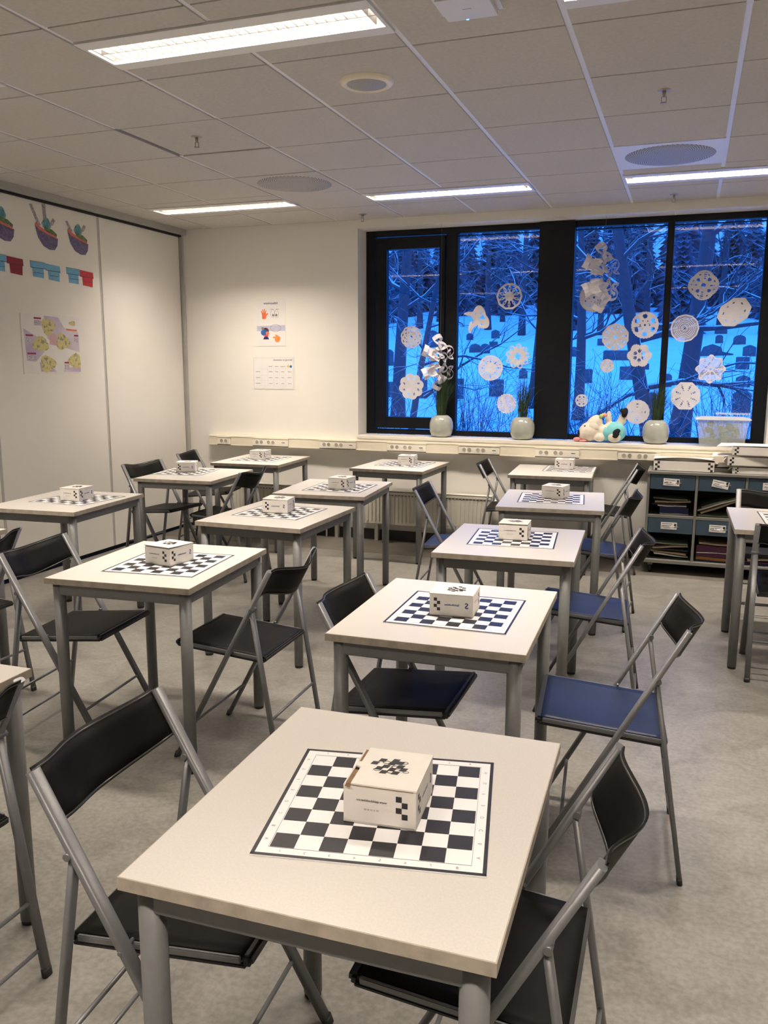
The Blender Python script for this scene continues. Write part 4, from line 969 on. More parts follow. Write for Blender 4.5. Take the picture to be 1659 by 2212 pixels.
# hanging paper stars made of rolled strips
def paper_star(x, y, z, zt, sc, tw, lab, m):
    t = thing('hanging_paper_star', lab, 'paper star', (x, y, z), tw, 'hanging paper stars')
    MB().tube((0, 0, 0.16*sc), (0, 0, zt-z), 0.0007, seg=5).obj('thread', M_matg, t)
    for k in range(6):
        a = PI/2+k*PI/3
        b = MB()
        for q, (r0, rr) in enumerate(((0.035, 0.018), (0.065, 0.030), (0.10, 0.036), (0.135, 0.042))):
            # strip loop: leaves the arm, bulges to one side (alternating) and returns
            side = 1 if q % 2 else -1; n = 12; wv = 0.017
            for i in range(n):
                p0_, p1_ = i/n, (i+1)/n
                def C(p, e):
                    ang_ = 2*PI*p
                    u = r0+0.010+rr*0.55*math.cos(ang_)*(1 if q < 3 else 1.2); s_ = rr*math.sin(ang_)*0.9; d_ = side*rr*0.75*(1-abs(math.cos(ang_)))
                    u += e*0.7
                    return Vector((s_*math.sin(a)+u*math.cos(a), d_+e*0.5, u*math.sin(a)-s_*math.cos(a)))*sc
                b.poly([C(p0_, -wv), C(p1_, -wv), C(p1_, wv), C(p0_, wv)])
        o = b.obj('petal', m, t); md = o.modifiers.new('t', 'SOLIDIFY'); md.thickness = 0.0008
    return t
paper_star(1.515, 4.165, 1.545, 2.65, 1.28, 1.22, 'curled paper star hanging before the mullion above the first vase', M_flk)
paper_star(2.815, 4.158, 2.19, 2.65, 1.45, 1.12, 'large curled paper star hanging before the third pane', M_flk)

# ================================================================== ON THE SILL
ZS = 0.9195
def grass_tuft(par, n, h, r0, lean, seed, name='grass', r1=0.05):
    R = random.Random(seed); b = MB()
    for i in range(n):
        a = R.random()*2*PI; q = r0*math.sqrt(R.random()); hh = h*(0.55+0.45*R.random())
        x, y = q*math.cos(a), q*math.sin(a); sx = math.cos(a)*r1*R.random()*1.2+lean*R.random(); sy = math.sin(a)*0.03*R.random()
        w = 0.0012
        if i % 4 == 0: sx *= 3.2
        pts = [(x+sx*u*u, y+sy*u*u, 0.17+hh*u-0.10*abs(sx)*u**4*4) for u in (0, 0.35, 0.7, 1)]
        for p, q2, w0, w1 in zip(pts, pts[1:], (w, w, w*0.8), (w, w*0.8, 0.0002)):
            dx, dy = math.cos(i), 0.4*math.sin(i)
            b.poly([(p[0]-w0*dx, p[1]-w0*dy, p[2]), (p[0]+w0*dx, p[1]+w0*dy, p[2]), (q2[0]+w1*dx, q2[1]+w1*dy, q2[2]), (q2[0]-w1*dx, q2[1]-w1*dy, q2[2])])
    o = b.obj(name, M_grass, par, fixn=False); o['kind'] = 'stuff'; return o
for x, seed, h, n, lean, lab in ((1.517, 1, 0.42, 420, 0.01, 'grey-green round vase with tall dense dark grass below the paper star'), (2.212, 2, 0.38, 230, 0.03, 'grey-green round vase with thin grass before the wide black post'),
                           (3.262, 3, 0.33, 330, 0.05, 'grey-green round vase with short bushy grass beside the plush toy')):
    t = thing('potted_grass', lab, 'vase', (x, 4.222, ZS), 0, 'round vases of grass on the sill')
    prof = [(0, 0.0), (0.062, 0.0), (0.082, 0.012), (0.097, 0.045), (0.1015, 0.085), (0.098, 0.125), (0.085, 0.158), (0.062, 0.180), (0.047, 0.186), (0.043, 0.183), (0.043, 0.170), (0.0, 0.165)]
    MB().lathe(prof, seg=48).obj('vase', M_vase, t)
    grass_tuft(t, n, h, 0.036, lean, seed)

# plush toy lying on its back
t = thing('plush_toy', 'cream and teal plush animal lying on its back on the window sill', 'soft toy', (2.85, 4.205, ZS))
b = MB()
def E_(c, r, rot=None): b.ell(c, r, seg=20, rot=rot)
E_((-0.085, 0, 0.085), (0.10, 0.075, 0.080), (0, -0.35, 0)); E_((-0.060, 0, 0.135), (0.062, 0.060, 0.085), (0, 0.45, 0)); E_((-0.135, 0, 0.065), (0.045, 0.05, 0.062))
E_((0.0, 0, 0.085), (0.075, 0.055, 0.055)); E_((0.085, 0, 0.090), (0.085, 0.065, 0.075))
E_((0.048, 0.03, 0.175), (0.026, 0.024, 0.075)); E_((0.15, 0.012, 0.175), (0.034, 0.030, 0.075), (0, 0.35, 0)); E_((0.105, -0.055, 0.045), (0.05, 0.03, 0.042))
E_((-0.01, -0.045, 0.040), (0.045, 0.03, 0.035))
raw = b.obj('body_raw', M_plush, None)
md = raw.modifiers.new('r', 'REMESH'); md.mode = 'VOXEL'; md.voxel_size = 0.006
sm = raw.modifiers.new('s', 'SMOOTH'); sm.iterations = 6
bpy.context.view_layer.update()
me = bpy.data.meshes.new_from_object(raw.evaluated_get(bpy.context.evaluated_depsgraph_get())); bpy.data.objects.remove(raw)
for p_ in me.polygons: p_.use_smooth = True
me.materials.clear(); me.materials.append(M_plush); me.name = 'body'
o = bpy.data.objects.new('body', me); COL.objects.link(o); o.parent = t
b = MB(); b.ell((0.098, 0, 0.084), (0.092, 0.074, 0.082), seg=28); b.ell((0.045, 0, 0.075), (0.05, 0.066, 0.065), seg=20); part(b.obj('teal_suit', M_teal, t), 'teal plush suit')
MB().ell((-0.172, -0.012, 0.070), (0.016, 0.030, 0.028), seg=16).obj('nose', M_pblk, t)
MB().ell((-0.126, -0.050, 0.128), (0.008, 0.006, 0.006), seg=10).obj('eye', M_pblk, t)
MB().ell((-0.055, -0.058, 0.125), (0.040, 0.012, 0.030), seg=16, rot=(0, 0.35, 0)).obj('ear', M_plush, t)
b = MB(); b.ell((0.172, -0.010, 0.238), (0.024, 0.030, 0.040), seg=18, rot=(0, 0.2, 0)); b.ell((0.155, -0.012, 0.252), (0.018, 0.026, 0.020), seg=14); part(b.obj('foot_patch', M_pblk, t), 'black heart-shaped sole on the raised leg')
b = MB(); b.ell((0.118, -0.076, 0.078), (0.026, 0.014, 0.032), seg=18); b.ell((0.130, -0.078, 0.098), (0.022, 0.012, 0.018), seg=14); b.ell((0.112, -0.078, 0.055), (0.022, 0.012, 0.016), seg=14); part(b.obj('foot_patch', M_pblk, t), 'black heart-shaped sole on the near leg')
for k, (c, cc) in enumerate((((0.35, 0.62, 0.22), (-0.012, -0.02, 0.205)), ((0.85, 0.70, 0.2), (0.004, -0.02, 0.213)), ((0.85, 0.45, 0.2), (0.016, -0.02, 0.218)), ((0.80, 0.32, 0.38), (0.027, -0.02, 0.214)))):
    MB().ell(cc, (0.012, 0.016, 0.022-0.002*k), seg=12, rot=(0, 0.5, 0)).obj('horn_band', mat('plush_band_%d' % k, c, 0.9, noise=(30, 0.1)), t)
b = MB(); b.ell((-0.185, -0.02, 0.018), (0.034, 0.026, 0.018), seg=14); b.ell((-0.135, -0.045, 0.010), (0.030, 0.016, 0.010), seg=12); part(b.obj('pink_mane', M_pink, t), 'pink tuft')

# clear plastic box
t = thing('storage_box', 'frosted clear plastic box with lid and green contents on sill', 'plastic box', (3.742, 4.21, ZS))
W0, W1, hh = 0.158, 0.178, 0.200
def tray(b, z0, z1, w0, w1, d0, d1, th):
    def rg(w, d, z): return [b.bm.verts.new(p) for p in ((-w, -d, z), (w, -d, z), (w, d, z), (-w, d, z))]
    A, B, C, Dd = rg(w0, d0, z0), rg(w1, d1, z1), rg(w1-th, d1-th, z1), rg(w0-th, d0-th, z0+th)
    for P_, Q_ in ((A, B), (B, C), (C, Dd)):
        for i in range(4): b.bm.faces.new((P_[i], P_[(i+1) % 4], Q_[(i+1) % 4], Q_[i]))
    b.bm.faces.new(A[::-1]); b.bm.faces.new(Dd)
b = MB(); tray(b, 0.001, hh, W0, W1, 0.095, 0.108, 0.003); b.obj('tub', M_frost, t)
b = MB(); b.box((0, 0, hh+0.006), (0.395, 0.235, 0.016), bev=0.006); b.box((0, 0, hh+0.017), (0.33, 0.18, 0.008), bev=0.003); b.obj('lid', M_lidp, t)
P_bg = img_print('box_content_green', [(0.02, 0.14, 0.05), (0.06, 0.22, 0.07), (0.16, 0.09, 0.06)], 18)
R = random.Random(9); b = MB()
for i in range(26): b.ell((R.uniform(-0.13, 0.13), R.uniform(-0.06, 0.06), R.uniform(0.035, 0.165)), (0.028, 0.022, 0.014), seg=8, rot=(R.random()*3, R.random()*3, R.random()*3))
o = b.obj('contents', P_bg, t); o['kind'] = 'stuff'
b = MB(); nx = 14; g = [[b.bm.verts.new((-0.05+0.24*i/nx, -0.06+0.14*j/8, hh+0.022+0.018*abs(math.sin(i*0.9+j*0.7))+0.012*math.sin(i*2.1)*math.cos(j*1.3)*(1 if i < 10 else 0.4)+0.012)) for j in range(9)] for i in range(nx+1)]
for i in range(nx):
    for j in range(8): b.bm.faces.new((g[i][j], g[i+1][j], g[i+1][j+1], g[i][j+1])).smooth = True
tag(b.obj('clear_plastic_bag', M_bag, None, (3.74, 4.21, ZS)), 'crumpled clear plastic bag lying on the storage box lid', 'plastic bag')

# ================================================================== DRAWER TROLLEY
CX0, CY0, CY1, CZ0, CZ1 = 3.240, 3.715, 4.085, 0.055, 0.760
NB = 4; BWd = 0.333; th = 0.018; CW = NB*BWd+th
t = thing('drawer_trolley', 'grey open trolley cabinet with blue drawers standing under the window', 'cabinet', (CX0, CY0, 0))
b = MB(); dp = CY1-CY0; zm = 0.428
MB().box((CW/2, dp/2, CZ1-th/2), (CW+0.006, dp+0.006, th), bev=0.002).obj('top_board', M_cab, t)
MB().box((CW/2, dp/2, CZ0+0.036), (CW+0.01, dp+0.02, 0.024), bev=0.002).obj('base_board', M_cab, t)
MB().box((CW/2, dp-0.006, (CZ0+CZ1)/2+0.02), (CW, 0.008, CZ1-CZ0-0.08)).obj('back_board', M_cabin, t)
MB().box((CW/2, dp/2-0.004, zm), (CW-th, dp-0.02, 0.018)).obj('shelf', M_cab, t)
for i in range(NB+1):
    MB().box((th/2+i*BWd, dp/2-0.002, (CZ0+0.048+CZ1-th)/2), (th, dp-0.01, CZ1-th-CZ0-0.048), bev=0.001).obj('upright', M_cab, t)
R = random.Random(3)
for i in range(NB):
    for zt in (CZ1-th-0.004, zm-0.013):
        cx, hz = th/2+(i+0.5)*BWd, 0.108
        d = MB().box((cx, 0.012, zt-hz/2), (BWd-th-0.006, 0.018, hz), bev=0.002).obj('drawer', M_cabb, t)
        MB().box((cx, 0.16, zt-hz/2-0.004), (BWd-th-0.03, 0.27, hz-0.02)).obj('drawer_box', M_cabin, d)
        rot = -0.18 if (i == 1 and zt > 0.5) else R.uniform(-0.05, 0.05)
        c = MB(); c.box((cx-0.008, -0.0012+0.002, zt-hz/2+0.002), (0.112, 0.0012, 0.052), rot=(0, -rot, 0)); c.obj('label_card', M_paper, d)
        c = MB()
        for q in range(3): c.box((cx-0.02, 0.0002, zt-hz/2+0.018-q*0.016), (0.07-0.01*q, 0.0008, 0.003), rot=(0, -rot, 0))
        c.box((cx+0.036, 0.0002, zt-hz/2+0.004), (0.014, 0.0008, 0.03), rot=(0, -rot, 0)); c.obj('card_print', M_ink, d)
        c = MB(); c.tube((cx-0.058, -0.017, zt-hz/2), (cx+0.062, -0.017, zt-hz/2), 0.0032, seg=8); c.tube((cx-0.052, -0.017, zt-hz/2), (cx-0.052, 0.004, zt-hz/2), 0.003, seg=8); c.tube((cx+0.056, -0.017, zt-hz/2), (cx+0.056, 0.004, zt-hz/2), 0.003, seg=8)
        part(c.obj('handle', M_chrome, d), 'thin chrome bar handle')
for x in (0.05, CW/2, CW-0.05):
    for y in (0.05, dp-0.05):
        w_ = MB().tube((x-0.011, y, 0.030), (x+0.011, y, 0.030), 0.030, seg=20).obj('castor', M_foot, t)
        MB().box((x, y, 0.060), (0.034, 0.03, 0.016)).obj('castor_fork', M_cab, w_)

# papers and folders lying on the trolley shelves
M_fd = [mat('folder_buff', (0.36, 0.29, 0.20), 0.7, noise=(20, 0.1)), mat('folder_white', (0.72, 0.70, 0.66), 0.7, noise=(20, 0.05)), mat('folder_blue', (0.008, 0.018, 0.095), 0.5, noise=(20, 0.1)), mat('folder_black', (0.02, 0.02, 0.022), 0.5, noise=(20, 0.2)),
        mat('folder_plum', (0.075, 0.010, 0.048), 0.5, noise=(20, 0.1)), mat('folder_orange', (0.30, 0.13, 0.035), 0.6, noise=(20, 0.1)), mat('folder_green', (0.18, 0.22, 0.16), 0.7, noise=(20, 0.1))]
def sheaf(x, y, z, w, d, h, m, rz, ry, lab, cat='folder', name='folder', grp=None):
    n = 8; b = MB(); R = random.Random(int(x*999+z*777)); ph = R.random()*6; am = 0.0012+0.25*h*0.2
    g = [[[b.bm.verts.new((-w/2+w*i/n, -d/2+d*j/2, k*h+am*math.sin(i*0.9+ph)*(0.6 if j == 1 else 1))) for k in (0, 1)] for j in range(3)] for i in range(n+1)]
    for i in range(n):
        for j in range(2):
            b.bm.faces.new((g[i][j][1], g[i+1][j][1], g[i+1][j+1][1], g[i][j+1][1])); b.bm.faces.new((g[i][j][0], g[i][j+1][0], g[i+1][j+1][0], g[i+1][j][0]))
        for j in (0, 2): b.bm.faces.new((g[i][j][0], g[i+1][j][0], g[i+1][j][1], g[i][j][1]))
    for j in range(2):
        for i in (0, n): b.bm.faces.new((g[i][j][0], g[i][j+1][0], g[i][j+1][1], g[i][j][1]))
    o = b.obj(name, m, None, (x, y, z)); o.rotation_euler = (0, ry, rz)
    return tag(o, lab, cat, grp)
def bayx(i): return CX0+th/2+(i+0.5)*BWd
S1, S0 = 0.4385, 0.1035
yy = CY0+0.17
def pile(i, z, spec, where):
    c, prev = z+0.0015, 0.0
    for (w_, h, m, rz, ry, dx, lab) in spec:      # each centre is lifted by the change of tilt, so sheets only touch
        c += abs(math.sin(ry)-math.sin(prev))*0.27/2+0.0012; prev = ry
        sheaf(bayx(i)+dx, yy, c, w_, 0.24, h, M_fd[m], rz, ry, lab+' '+where, grp='papers on the trolley shelves')
        c += h/max(0.8, math.cos(ry))+0.0022
pile(0, S1, [(0.20, 0.006, 1, 0.02, 0, 0.02, 'thin white sheaf lowest'), (0.20, 0.045, 2, 0.0, 0, 0.02, 'thick dark blue folder'), (0.20, 0.008, 1, 0.05, 0, 0.0, 'white folder on the blue one'), (0.24, 0.010, 3, -0.04, 0, -0.01, 'black folder'),
             (0.25, 0.012, 0, 0.08, -0.03, 0.0, 'buff sheaf'), (0.24, 0.008, 6, -0.08, 0.02, 0.0, 'grey-green sheaf on top')], 'in the first upper bay')
pile(1, S1, [(0.29, 0.010, 6, 0.02, 0, 0.0, 'flat grey-green sheaf'), (0.25, 0.012, 0, 0.10, -0.38, -0.02, 'steeply tilted buff sheaf, lowest'), (0.27, 0.010, 1, -0.06, -0.36, -0.015, 'steeply tilted white sheaf'), (0.25, 0.012, 6, 0.05, -0.33, -0.01, 'tilted grey-green bundle on top')], 'in the second upper bay')
pile(0, S0, [(0.27, 0.006, 3, 0.02, 0, 0.0, 'flat black folder'), (0.24, 0.008, 1, 0.15, 0.09, 0.0, 'curled white sheet'), (0.25, 0.012, 0, -0.1, 0.05, 0.01, 'buff bundle'), (0.26, 0.010, 3, 0.05, 0, 0.0, 'black middle folder'), (0.25, 0.012, 0, 0.18, -0.07, -0.01, 'skewed buff sheaf'), (0.26, 0.010, 6, 0.0, 0, 0.0, 'grey-green top folder')], 'in the first lower bay')
pile(1, S0, [(0.28, 0.006, 2, 0.0, 0, 0.0, 'thin blue folder'), (0.28, 0.022, 5, 0.0, 0, 0.0, 'orange folder'), (0.28, 0.024, 4, 0.0, 0, 0.0, 'plum folder under the white line'), (0.28, 0.006, 1, 0.02, 0, 0.0, 'thin white folder'), (0.28, 0.045, 4, 0.0, 0, 0.0, 'thick plum folder'), (0.26, 0.012, 0, 0.05, 0.03, 0.0, 'buff sheaf on the plum folder')], 'in the second lower bay')
pile(2, S1, [(0.28, 0.012, 3, 0.0, 0, 0.0, 'black folder'), (0.26, 0.010, 6, 0.06, 0.03, 0.0, 'grey-green sheaf')], 'in the third upper bay')
pile(2, S0, [(0.28, 0.010, 2, 0.0, 0, 0.0, 'blue folder'), (0.28, 0.010, 4, 0.0, 0, 0.0, 'plum folder'), (0.26, 0.014, 0, 0.05, -0.05, 0.0, 'buff sheaf')], 'in the third lower bay')

# flat white cardboard boxes on the trolley
def flat_box(x, y, z, w, d, h, rz, lab, gapf, hole, flap):
    t = thing('flat_game_box', lab, 'cardboard box', (x, y, z), rz, 'flat white game boxes')
    b = MB(); b.box((0, 0, 0.0015), (w, d, 0.003)); b.box((0, -d/2+0.0015, h/2), (w, 0.003, h)); b.box((0, d/2-0.0015, h/2), (w, 0.003, h)); b.box((-w/2+0.0015, 0, h/2), (0.003, d, h)); b.box((w/2-0.0015, 0, h/2), (0.003, d, h)); b.obj('carton', M_box, t)
    b = MB(); n = 10; th_ = 0.003
    def Z(i, j): u = i/n; v = j/4; return h+0.001+gapf*math.sin(PI*u)*(1-v)+gapf*0.9*(1-v)
    g = [[[b.bm.verts.new((-w/2+w*i/n, -d/2+d*j/4, Z(i, j)+k*th_)) for k in (0, 1)] for j in range(5)] for i in range(n+1)]
    for i in range(n):
        for j in range(4):
            if hole and i in (4, 5) and j == 2: continue
            b.bm.faces.new((g[i][j][1], g[i+1][j][1], g[i+1][j+1][1], g[i][j+1][1])); b.bm.faces.new((g[i][j][0], g[i][j+1][0], g[i+1][j+1][0], g[i+1][j][0]))
        for j in (0, 4): b.bm.faces.new((g[i][j][0], g[i+1][j][0], g[i+1][j][1], g[i][j][1]))
    for j in range(4):
        for i in (0, n): b.bm.faces.new((g[i][j][0], g[i][j+1][0], g[i][j+1][1], g[i][j][1]))
    b.obj('lid', M_box, t)
    if flap:
        b = MB(); b.poly([(-w/2, -d/2+0.02, h+gapf*0.9), (-w/2-0.105, -d/2+0.05, h-0.008), (-w/2-0.08, d/2-0.06, h+0.004), (-w/2, d/2-0.02, h+0.002)], None, (0, 0, 0.0025)); b.obj('side_flap', M_box, t)
        b = MB(); b.poly([(-w/2-0.001, -d/2+0.01, h), (-w/2-0.03, -d/2-0.01, h*0.55), (-w/2-0.024, -d/2+0.06, h*0.5), (-w/2-0.001, -d/2+0.09, h)], None, (0.002, 0, 0.001)); b.obj('dust_flap', M_box, t)
    for s in (-1, 1):
        b = MB(); squares4(b, (s*(w/2-0.030), -d/2-0.0006, h/2), (1, 0, 0), (0, 0, 1), h/4*0.92, M_ink, s < 0)
        q = h/4*0.92
        b.obj('printed_squares', None, t, fixn=False)
    b = MB(); squares4(b, (-w/2-0.0006, -d/2+0.04, h/2), (0, -1, 0), (0, 0, 1), h/4*0.9, M_ink); put_text(b, 'Sjakk', (-w/2-0.0006, 0.02, h/2), (0, -1, 0), (0, 0, 1), 0.035, M_ink, True); b.obj('end_print', None, t, fixn=False)
    return t
ZC = CZ1+0.0012
flat_box(3.484, 3.925, ZC, 0.425, 0.30, 0.072, 0.0, 'flat white box with round lid hole, alone on the trolley left end', 0.014, True, False)
flat_box(4.03, 3.93, ZC, 0.44, 0.29, 0.046, 0.03, 'flat white box at the bottom of the stack on the trolley', 0.004, False, True)
flat_box(3.985, 3.915, ZC+0.0585, 0.43, 0.28, 0.062, 0.04, 'flat white box with open flap, middle of the trolley stack', 0.003, False, True)
flat_box(4.02, 3.90, ZC+0.1335, 0.42, 0.28, 0.060, -0.05, 'flat white box with spread flap on top of the trolley stack', 0.003, False, True)

# ================================================================== OUTDOORS
yg = [4.9, 12, 20, 28, 35, 45, 55, 65, 95, 140]; zg = [-.4, -.3, -.15, .25, .75, 1.9, 3.3, 4.9, 9.5, 15]
def gz(x, y):
    for a, c, p_, q in zip(yg, yg[1:], zg, zg[1:]):
        if y <= c: break
    u = min(1, max(0, (y-a)/(c-a))); return p_+(q-p_)*u + 0.10*math.sin(x*0.35+1)*math.sin(y*0.22)
b = MB(); NX, NY = 70, 80
g = []
for i in range(NX+1):
    row = []
    for j in range(NY+1):
        y = 4.75+135*(j/NY)**1.6; x = 3+(i/NX-0.5)*(30+y*1.7)
        row.append(b.bm.verts.new((x, y, gz(x, y)-(0.0 if j else 0.3))))
    g.append(row)
for i in range(NX):
    for j in range(NY): b.bm.faces.new((g[i][j], g[i+1][j], g[i+1][j+1], g[i][j+1])).smooth = True
struct(b.obj('snow_ground', M_snow))
ST = [(-10.36, 37.91, 0.5, 0.66, 0), (-12.1, 41.51, 0.41, 0.88, 1), (-7.45, 28.56, 0.37, 0.6, 0), (-6.07, 28.26, 0.29, 0.75, 0), (-8.73, 47.31, 0.68, 0.51, 1), (-8.0, 46.86, 0.56, 0.56, 1), (-8.15, 49.76, 0.53, 0.33, 0), (-9.6, 45.61, 0.5, 0.61, 1), (-9.23, 55.16, 0.56, 0.59, 2),
 (-3.49, 29.46, 0.55, 0.65, 0), (-4.62, 28.31, 0.25, 0.76, 0), (-3.84, 36.86, 0.38, 0.44, 1), (-0.75, 34.56, 0.62, 0.6, 0), (0.88, 35.71, 0.57, 0.57, 0), (-0.26, 44.56, 1.44, 0.52, 0), (1.39, 39.71, 0.49, 0.28, 0), (2.39, 25.41, 0.3, 0.65, 1), (5.77, 40.41, 0.6, 0.57, 0),
 (5.5, 34.06, 0.53, 0.47, 2), (5.02, 25.26, 0.53, 0.77, 2), (6.09, 51.21, 0.69, 0.54, 1), (6.35, 45.91, 0.65, 0.59, 2), (5.21, 56.76, 0.76, 0.46, 1), (5.01, 52.21, 0.42, 0.49, 1), (4.52, 46.46, 2.17, 0.62, 3), (7.2, 46.66, 0.4, 0.63, 1), (-2.7, 45.96, 0.38, 0.54, 1),
 (-12.35, 50.61, 0.86, 1.11, 2), (-10.85, 54.46, 0.46, 0.46, 1), (-1.73, 51.36, 0.54, 0.42, 0), (0.03, 53.76, 0.63, 0.47, 1), (2.64, 33.16, 0.36, 0.52, 1), (6.25, 33.56, 0.32, 0.6, 0)]
def pane_of(x, y):
    u = (YW-(-2.6875))/(y+2.6875); xw = 3.4858+(x-3.4858)*u
    return 'opening sash' if xw < 1.5 else 'second pane' if xw < 2.42 else 'third pane' if xw < 3.285 else 'right pane'
ORD = ['nearest', 'second nearest', 'third nearest', 'fourth nearest', 'fifth nearest', 'sixth nearest', 'seventh nearest', 'eighth nearest', 'ninth nearest', 'tenth nearest', 'eleventh nearest', 'twelfth nearest', 'farthest']
ST.sort(key=lambda a: a[1]); seen_ = {}
for i, (x, y, w_, h, k) in enumerate(ST):
    pn = pane_of(x, y); kw = ('squared', 'round-topped', 'shouldered', 'wide gabled')[k]; rk = seen_.get(pn, 0); seen_[pn] = rk+1
    z0 = gz(x, y)-0.12; h += 0.12
    if k == 0: pf = [(-w_/2, 0), (w_/2, 0), (w_/2*0.98, h*0.97), (w_/2*0.9, h), (-w_/2*0.9, h), (-w_/2*0.98, h*0.97)]
    elif k == 1: pf = [(-w_/2, 0), (w_/2, 0)]+[(w_/2*math.cos(a), h-w_*0.35+w_*0.35*math.sin(a)) for a in [PI*q/8 for q in range(9)]]
    elif k == 2: pf = [(-w_/2, 0), (w_/2, 0), (w_/2, h*0.82), (w_/4, h*0.93), (0, h), (-w_/4, h*0.93), (-w_/2, h*0.82)]
    else: pf = [(-w_/2, 0), (w_/2, 0), (w_/2, h*0.3), (w_/4, h*0.45), (w_*0.2, h*0.8), (0, h), (-w_*0.2, h*0.8), (-w_/4, h*0.45), (-w_/2, h*0.3)]
    t = thing('gravestone', 'dark %s gravestone in the snow, %s of those seen through the %s' % (kw, ORD[min(rk, 12)], pn), 'gravestone', (x, y, z0), 0.1*math.sin(i*2.3), 'gravestones on the snowy slope')
    MB().poly([(a, -0.07, c) for a, c in pf], None, (0, 0.14, 0)).obj('slab', M_gravel, t)
    tp_ = [(a, c) for a, c in pf if c > h*0.8]; tp_.sort()
    sn = [(a, -0.075, c-0.005) for a, c in tp_]+[(a*0.96, -0.075, c+0.035) for a, c in tp_[::-1]]
    if len(sn) >= 4: MB().poly(sn, None, (0, 0.15, 0)).obj('snow_cap', M_snow, t)
def tree_mesh(seed, H_, r0, lean, nb, z_first, depth=3, spread=1.0, droop=0.0, curve=0.3, pre=()):
    """trunk mesh and limb mesh; limbs fork recursively down to thin twigs"""
    R = random.Random(seed); tb = MB(); bb = MB()
    pts = []; rr = []; n = 10
    for i in range(n+1):
        u = i/n; pts.append(Vector((lean*H_*u+curve*0.3*math.sin(u*4+seed), 0.2*math.sin(u*3+seed), H_*u))); rr.append(r0*(1-0.72*u)*(1.25 if i == 0 else 1))
    tb.path(pts, rr, seg=9)
    def limb(p, d, L, r, lev):
        n_ = 5 if lev < 2 else 4; q = [p.copy()]; rs_ = [r]; dd = d.copy()
        for i in range(n_):
            dd = (dd+Vector((R.uniform(-.35, .35), R.uniform(-.35, .35), R.uniform(-.28, .32)-droop)) ).normalized(); q.append(q[-1]+dd*L/n_); rs_.append(max(r*(1-0.75*(i+1)/n_), 0.0035))
        bb.path(q, rs_, seg=5 if lev == 0 else 3, cap=False)
        if lev < depth-1:
            for _ in range(7 if lev == 0 else 5):
                i = R.randint(1, n_); e = (dd+Vector((R.uniform(-1, 1), R.uniform(-1, 1), R.uniform(-0.6, 0.8)))*0.9).normalized()
                limb(q[i], e, L*R.uniform(0.32, 0.6), rs_[i]*0.6, lev+1)
    for p_ in pre: limb(Vector(p_[0]), Vector(p_[1]).normalized(), p_[2], p_[3], 0)
    for k in range(nb):
        u = z_first+(1-z_first)*(k+0.5)/nb; i = min(n-1, int(u*n)); p = pts[i].lerp(pts[i+1], u*n-i); a = k*2.4+R.uniform(-.4, .4)
        limb(p, Vector((math.cos(a), math.sin(a), R.uniform(0.1, 0.8))).normalized(), H_*0.34*spread*(1.15-0.6*u)*R.uniform(0.8, 1.2), r0*(0.42-0.25*u), 0)
    return tb, bb
def tree(x, y, seed, H_, r0, lean, nb, zf, lab, grp, **k):
    t = thing('bare_tree', lab, 'tree', (x, y, gz(x, y)-0.15), 0, grp); tb, bb = tree_mesh(seed, H_, r0, lean, nb, zf, **k)
    tb.obj('trunk', M_bark, t); o = bb.obj('branches', M_twig, t, fixn=False); return t
near_ = 'bare trees near the window'
tree(-4.25, 20.4, 11, 10, 0.20, 0.015, 13, 0.30, 'large bare tree rising behind the opening window sash', near_)
tree(3.35, 18.7, 12, 11, 0.24, 0.055, 14, 0.42, 'thick bare trunk rising behind the right-hand pane', near_)
tree(0.35, 23.0, 13, 9, 0.17, -0.02, 12, 0.25, 'bare tree behind the wide black window post', near_)
tree(-1.6, 25.5, 14, 9, 0.15, 0.10, 12, 0.2, 'leaning bare tree behind the second pane', near_)
tree(2.9, 13.5, 15, 8, 0.15, -0.16, 10, 0.30, 'bare tree leaning left across the third pane', near_, pre=(((-0.1, 0, 1.55), (1, 0, 0.10), 3.0, 0.06), ((-0.1, 0, 1.5), (-1, 0, -0.25), 2.0, 0.05), ((-0.3, 0, 2.4), (1, 0.1, 0.5), 3.4, 0.07)))
tree(5.9, 17.0, 16, 9, 0.14, -0.05, 12, 0.2, 'bare tree at the right end of the window', near_)
tree(-2.3, 15.5, 17, 6.5, 0.085, 0.12, 11, 0.15, 'slender bare tree low behind the second pane', near_, pre=(((0.2, 0, 1.2), (1, 0, 0.45), 2.6, 0.045), ((0.1, 0, 1.9), (1, 0, 0.25), 2.8, 0.04)))
tree(-7.2, 24.0, 18, 9, 0.14, 0.02, 12, 0.2, 'bare tree far left behind the opening sash', near_)
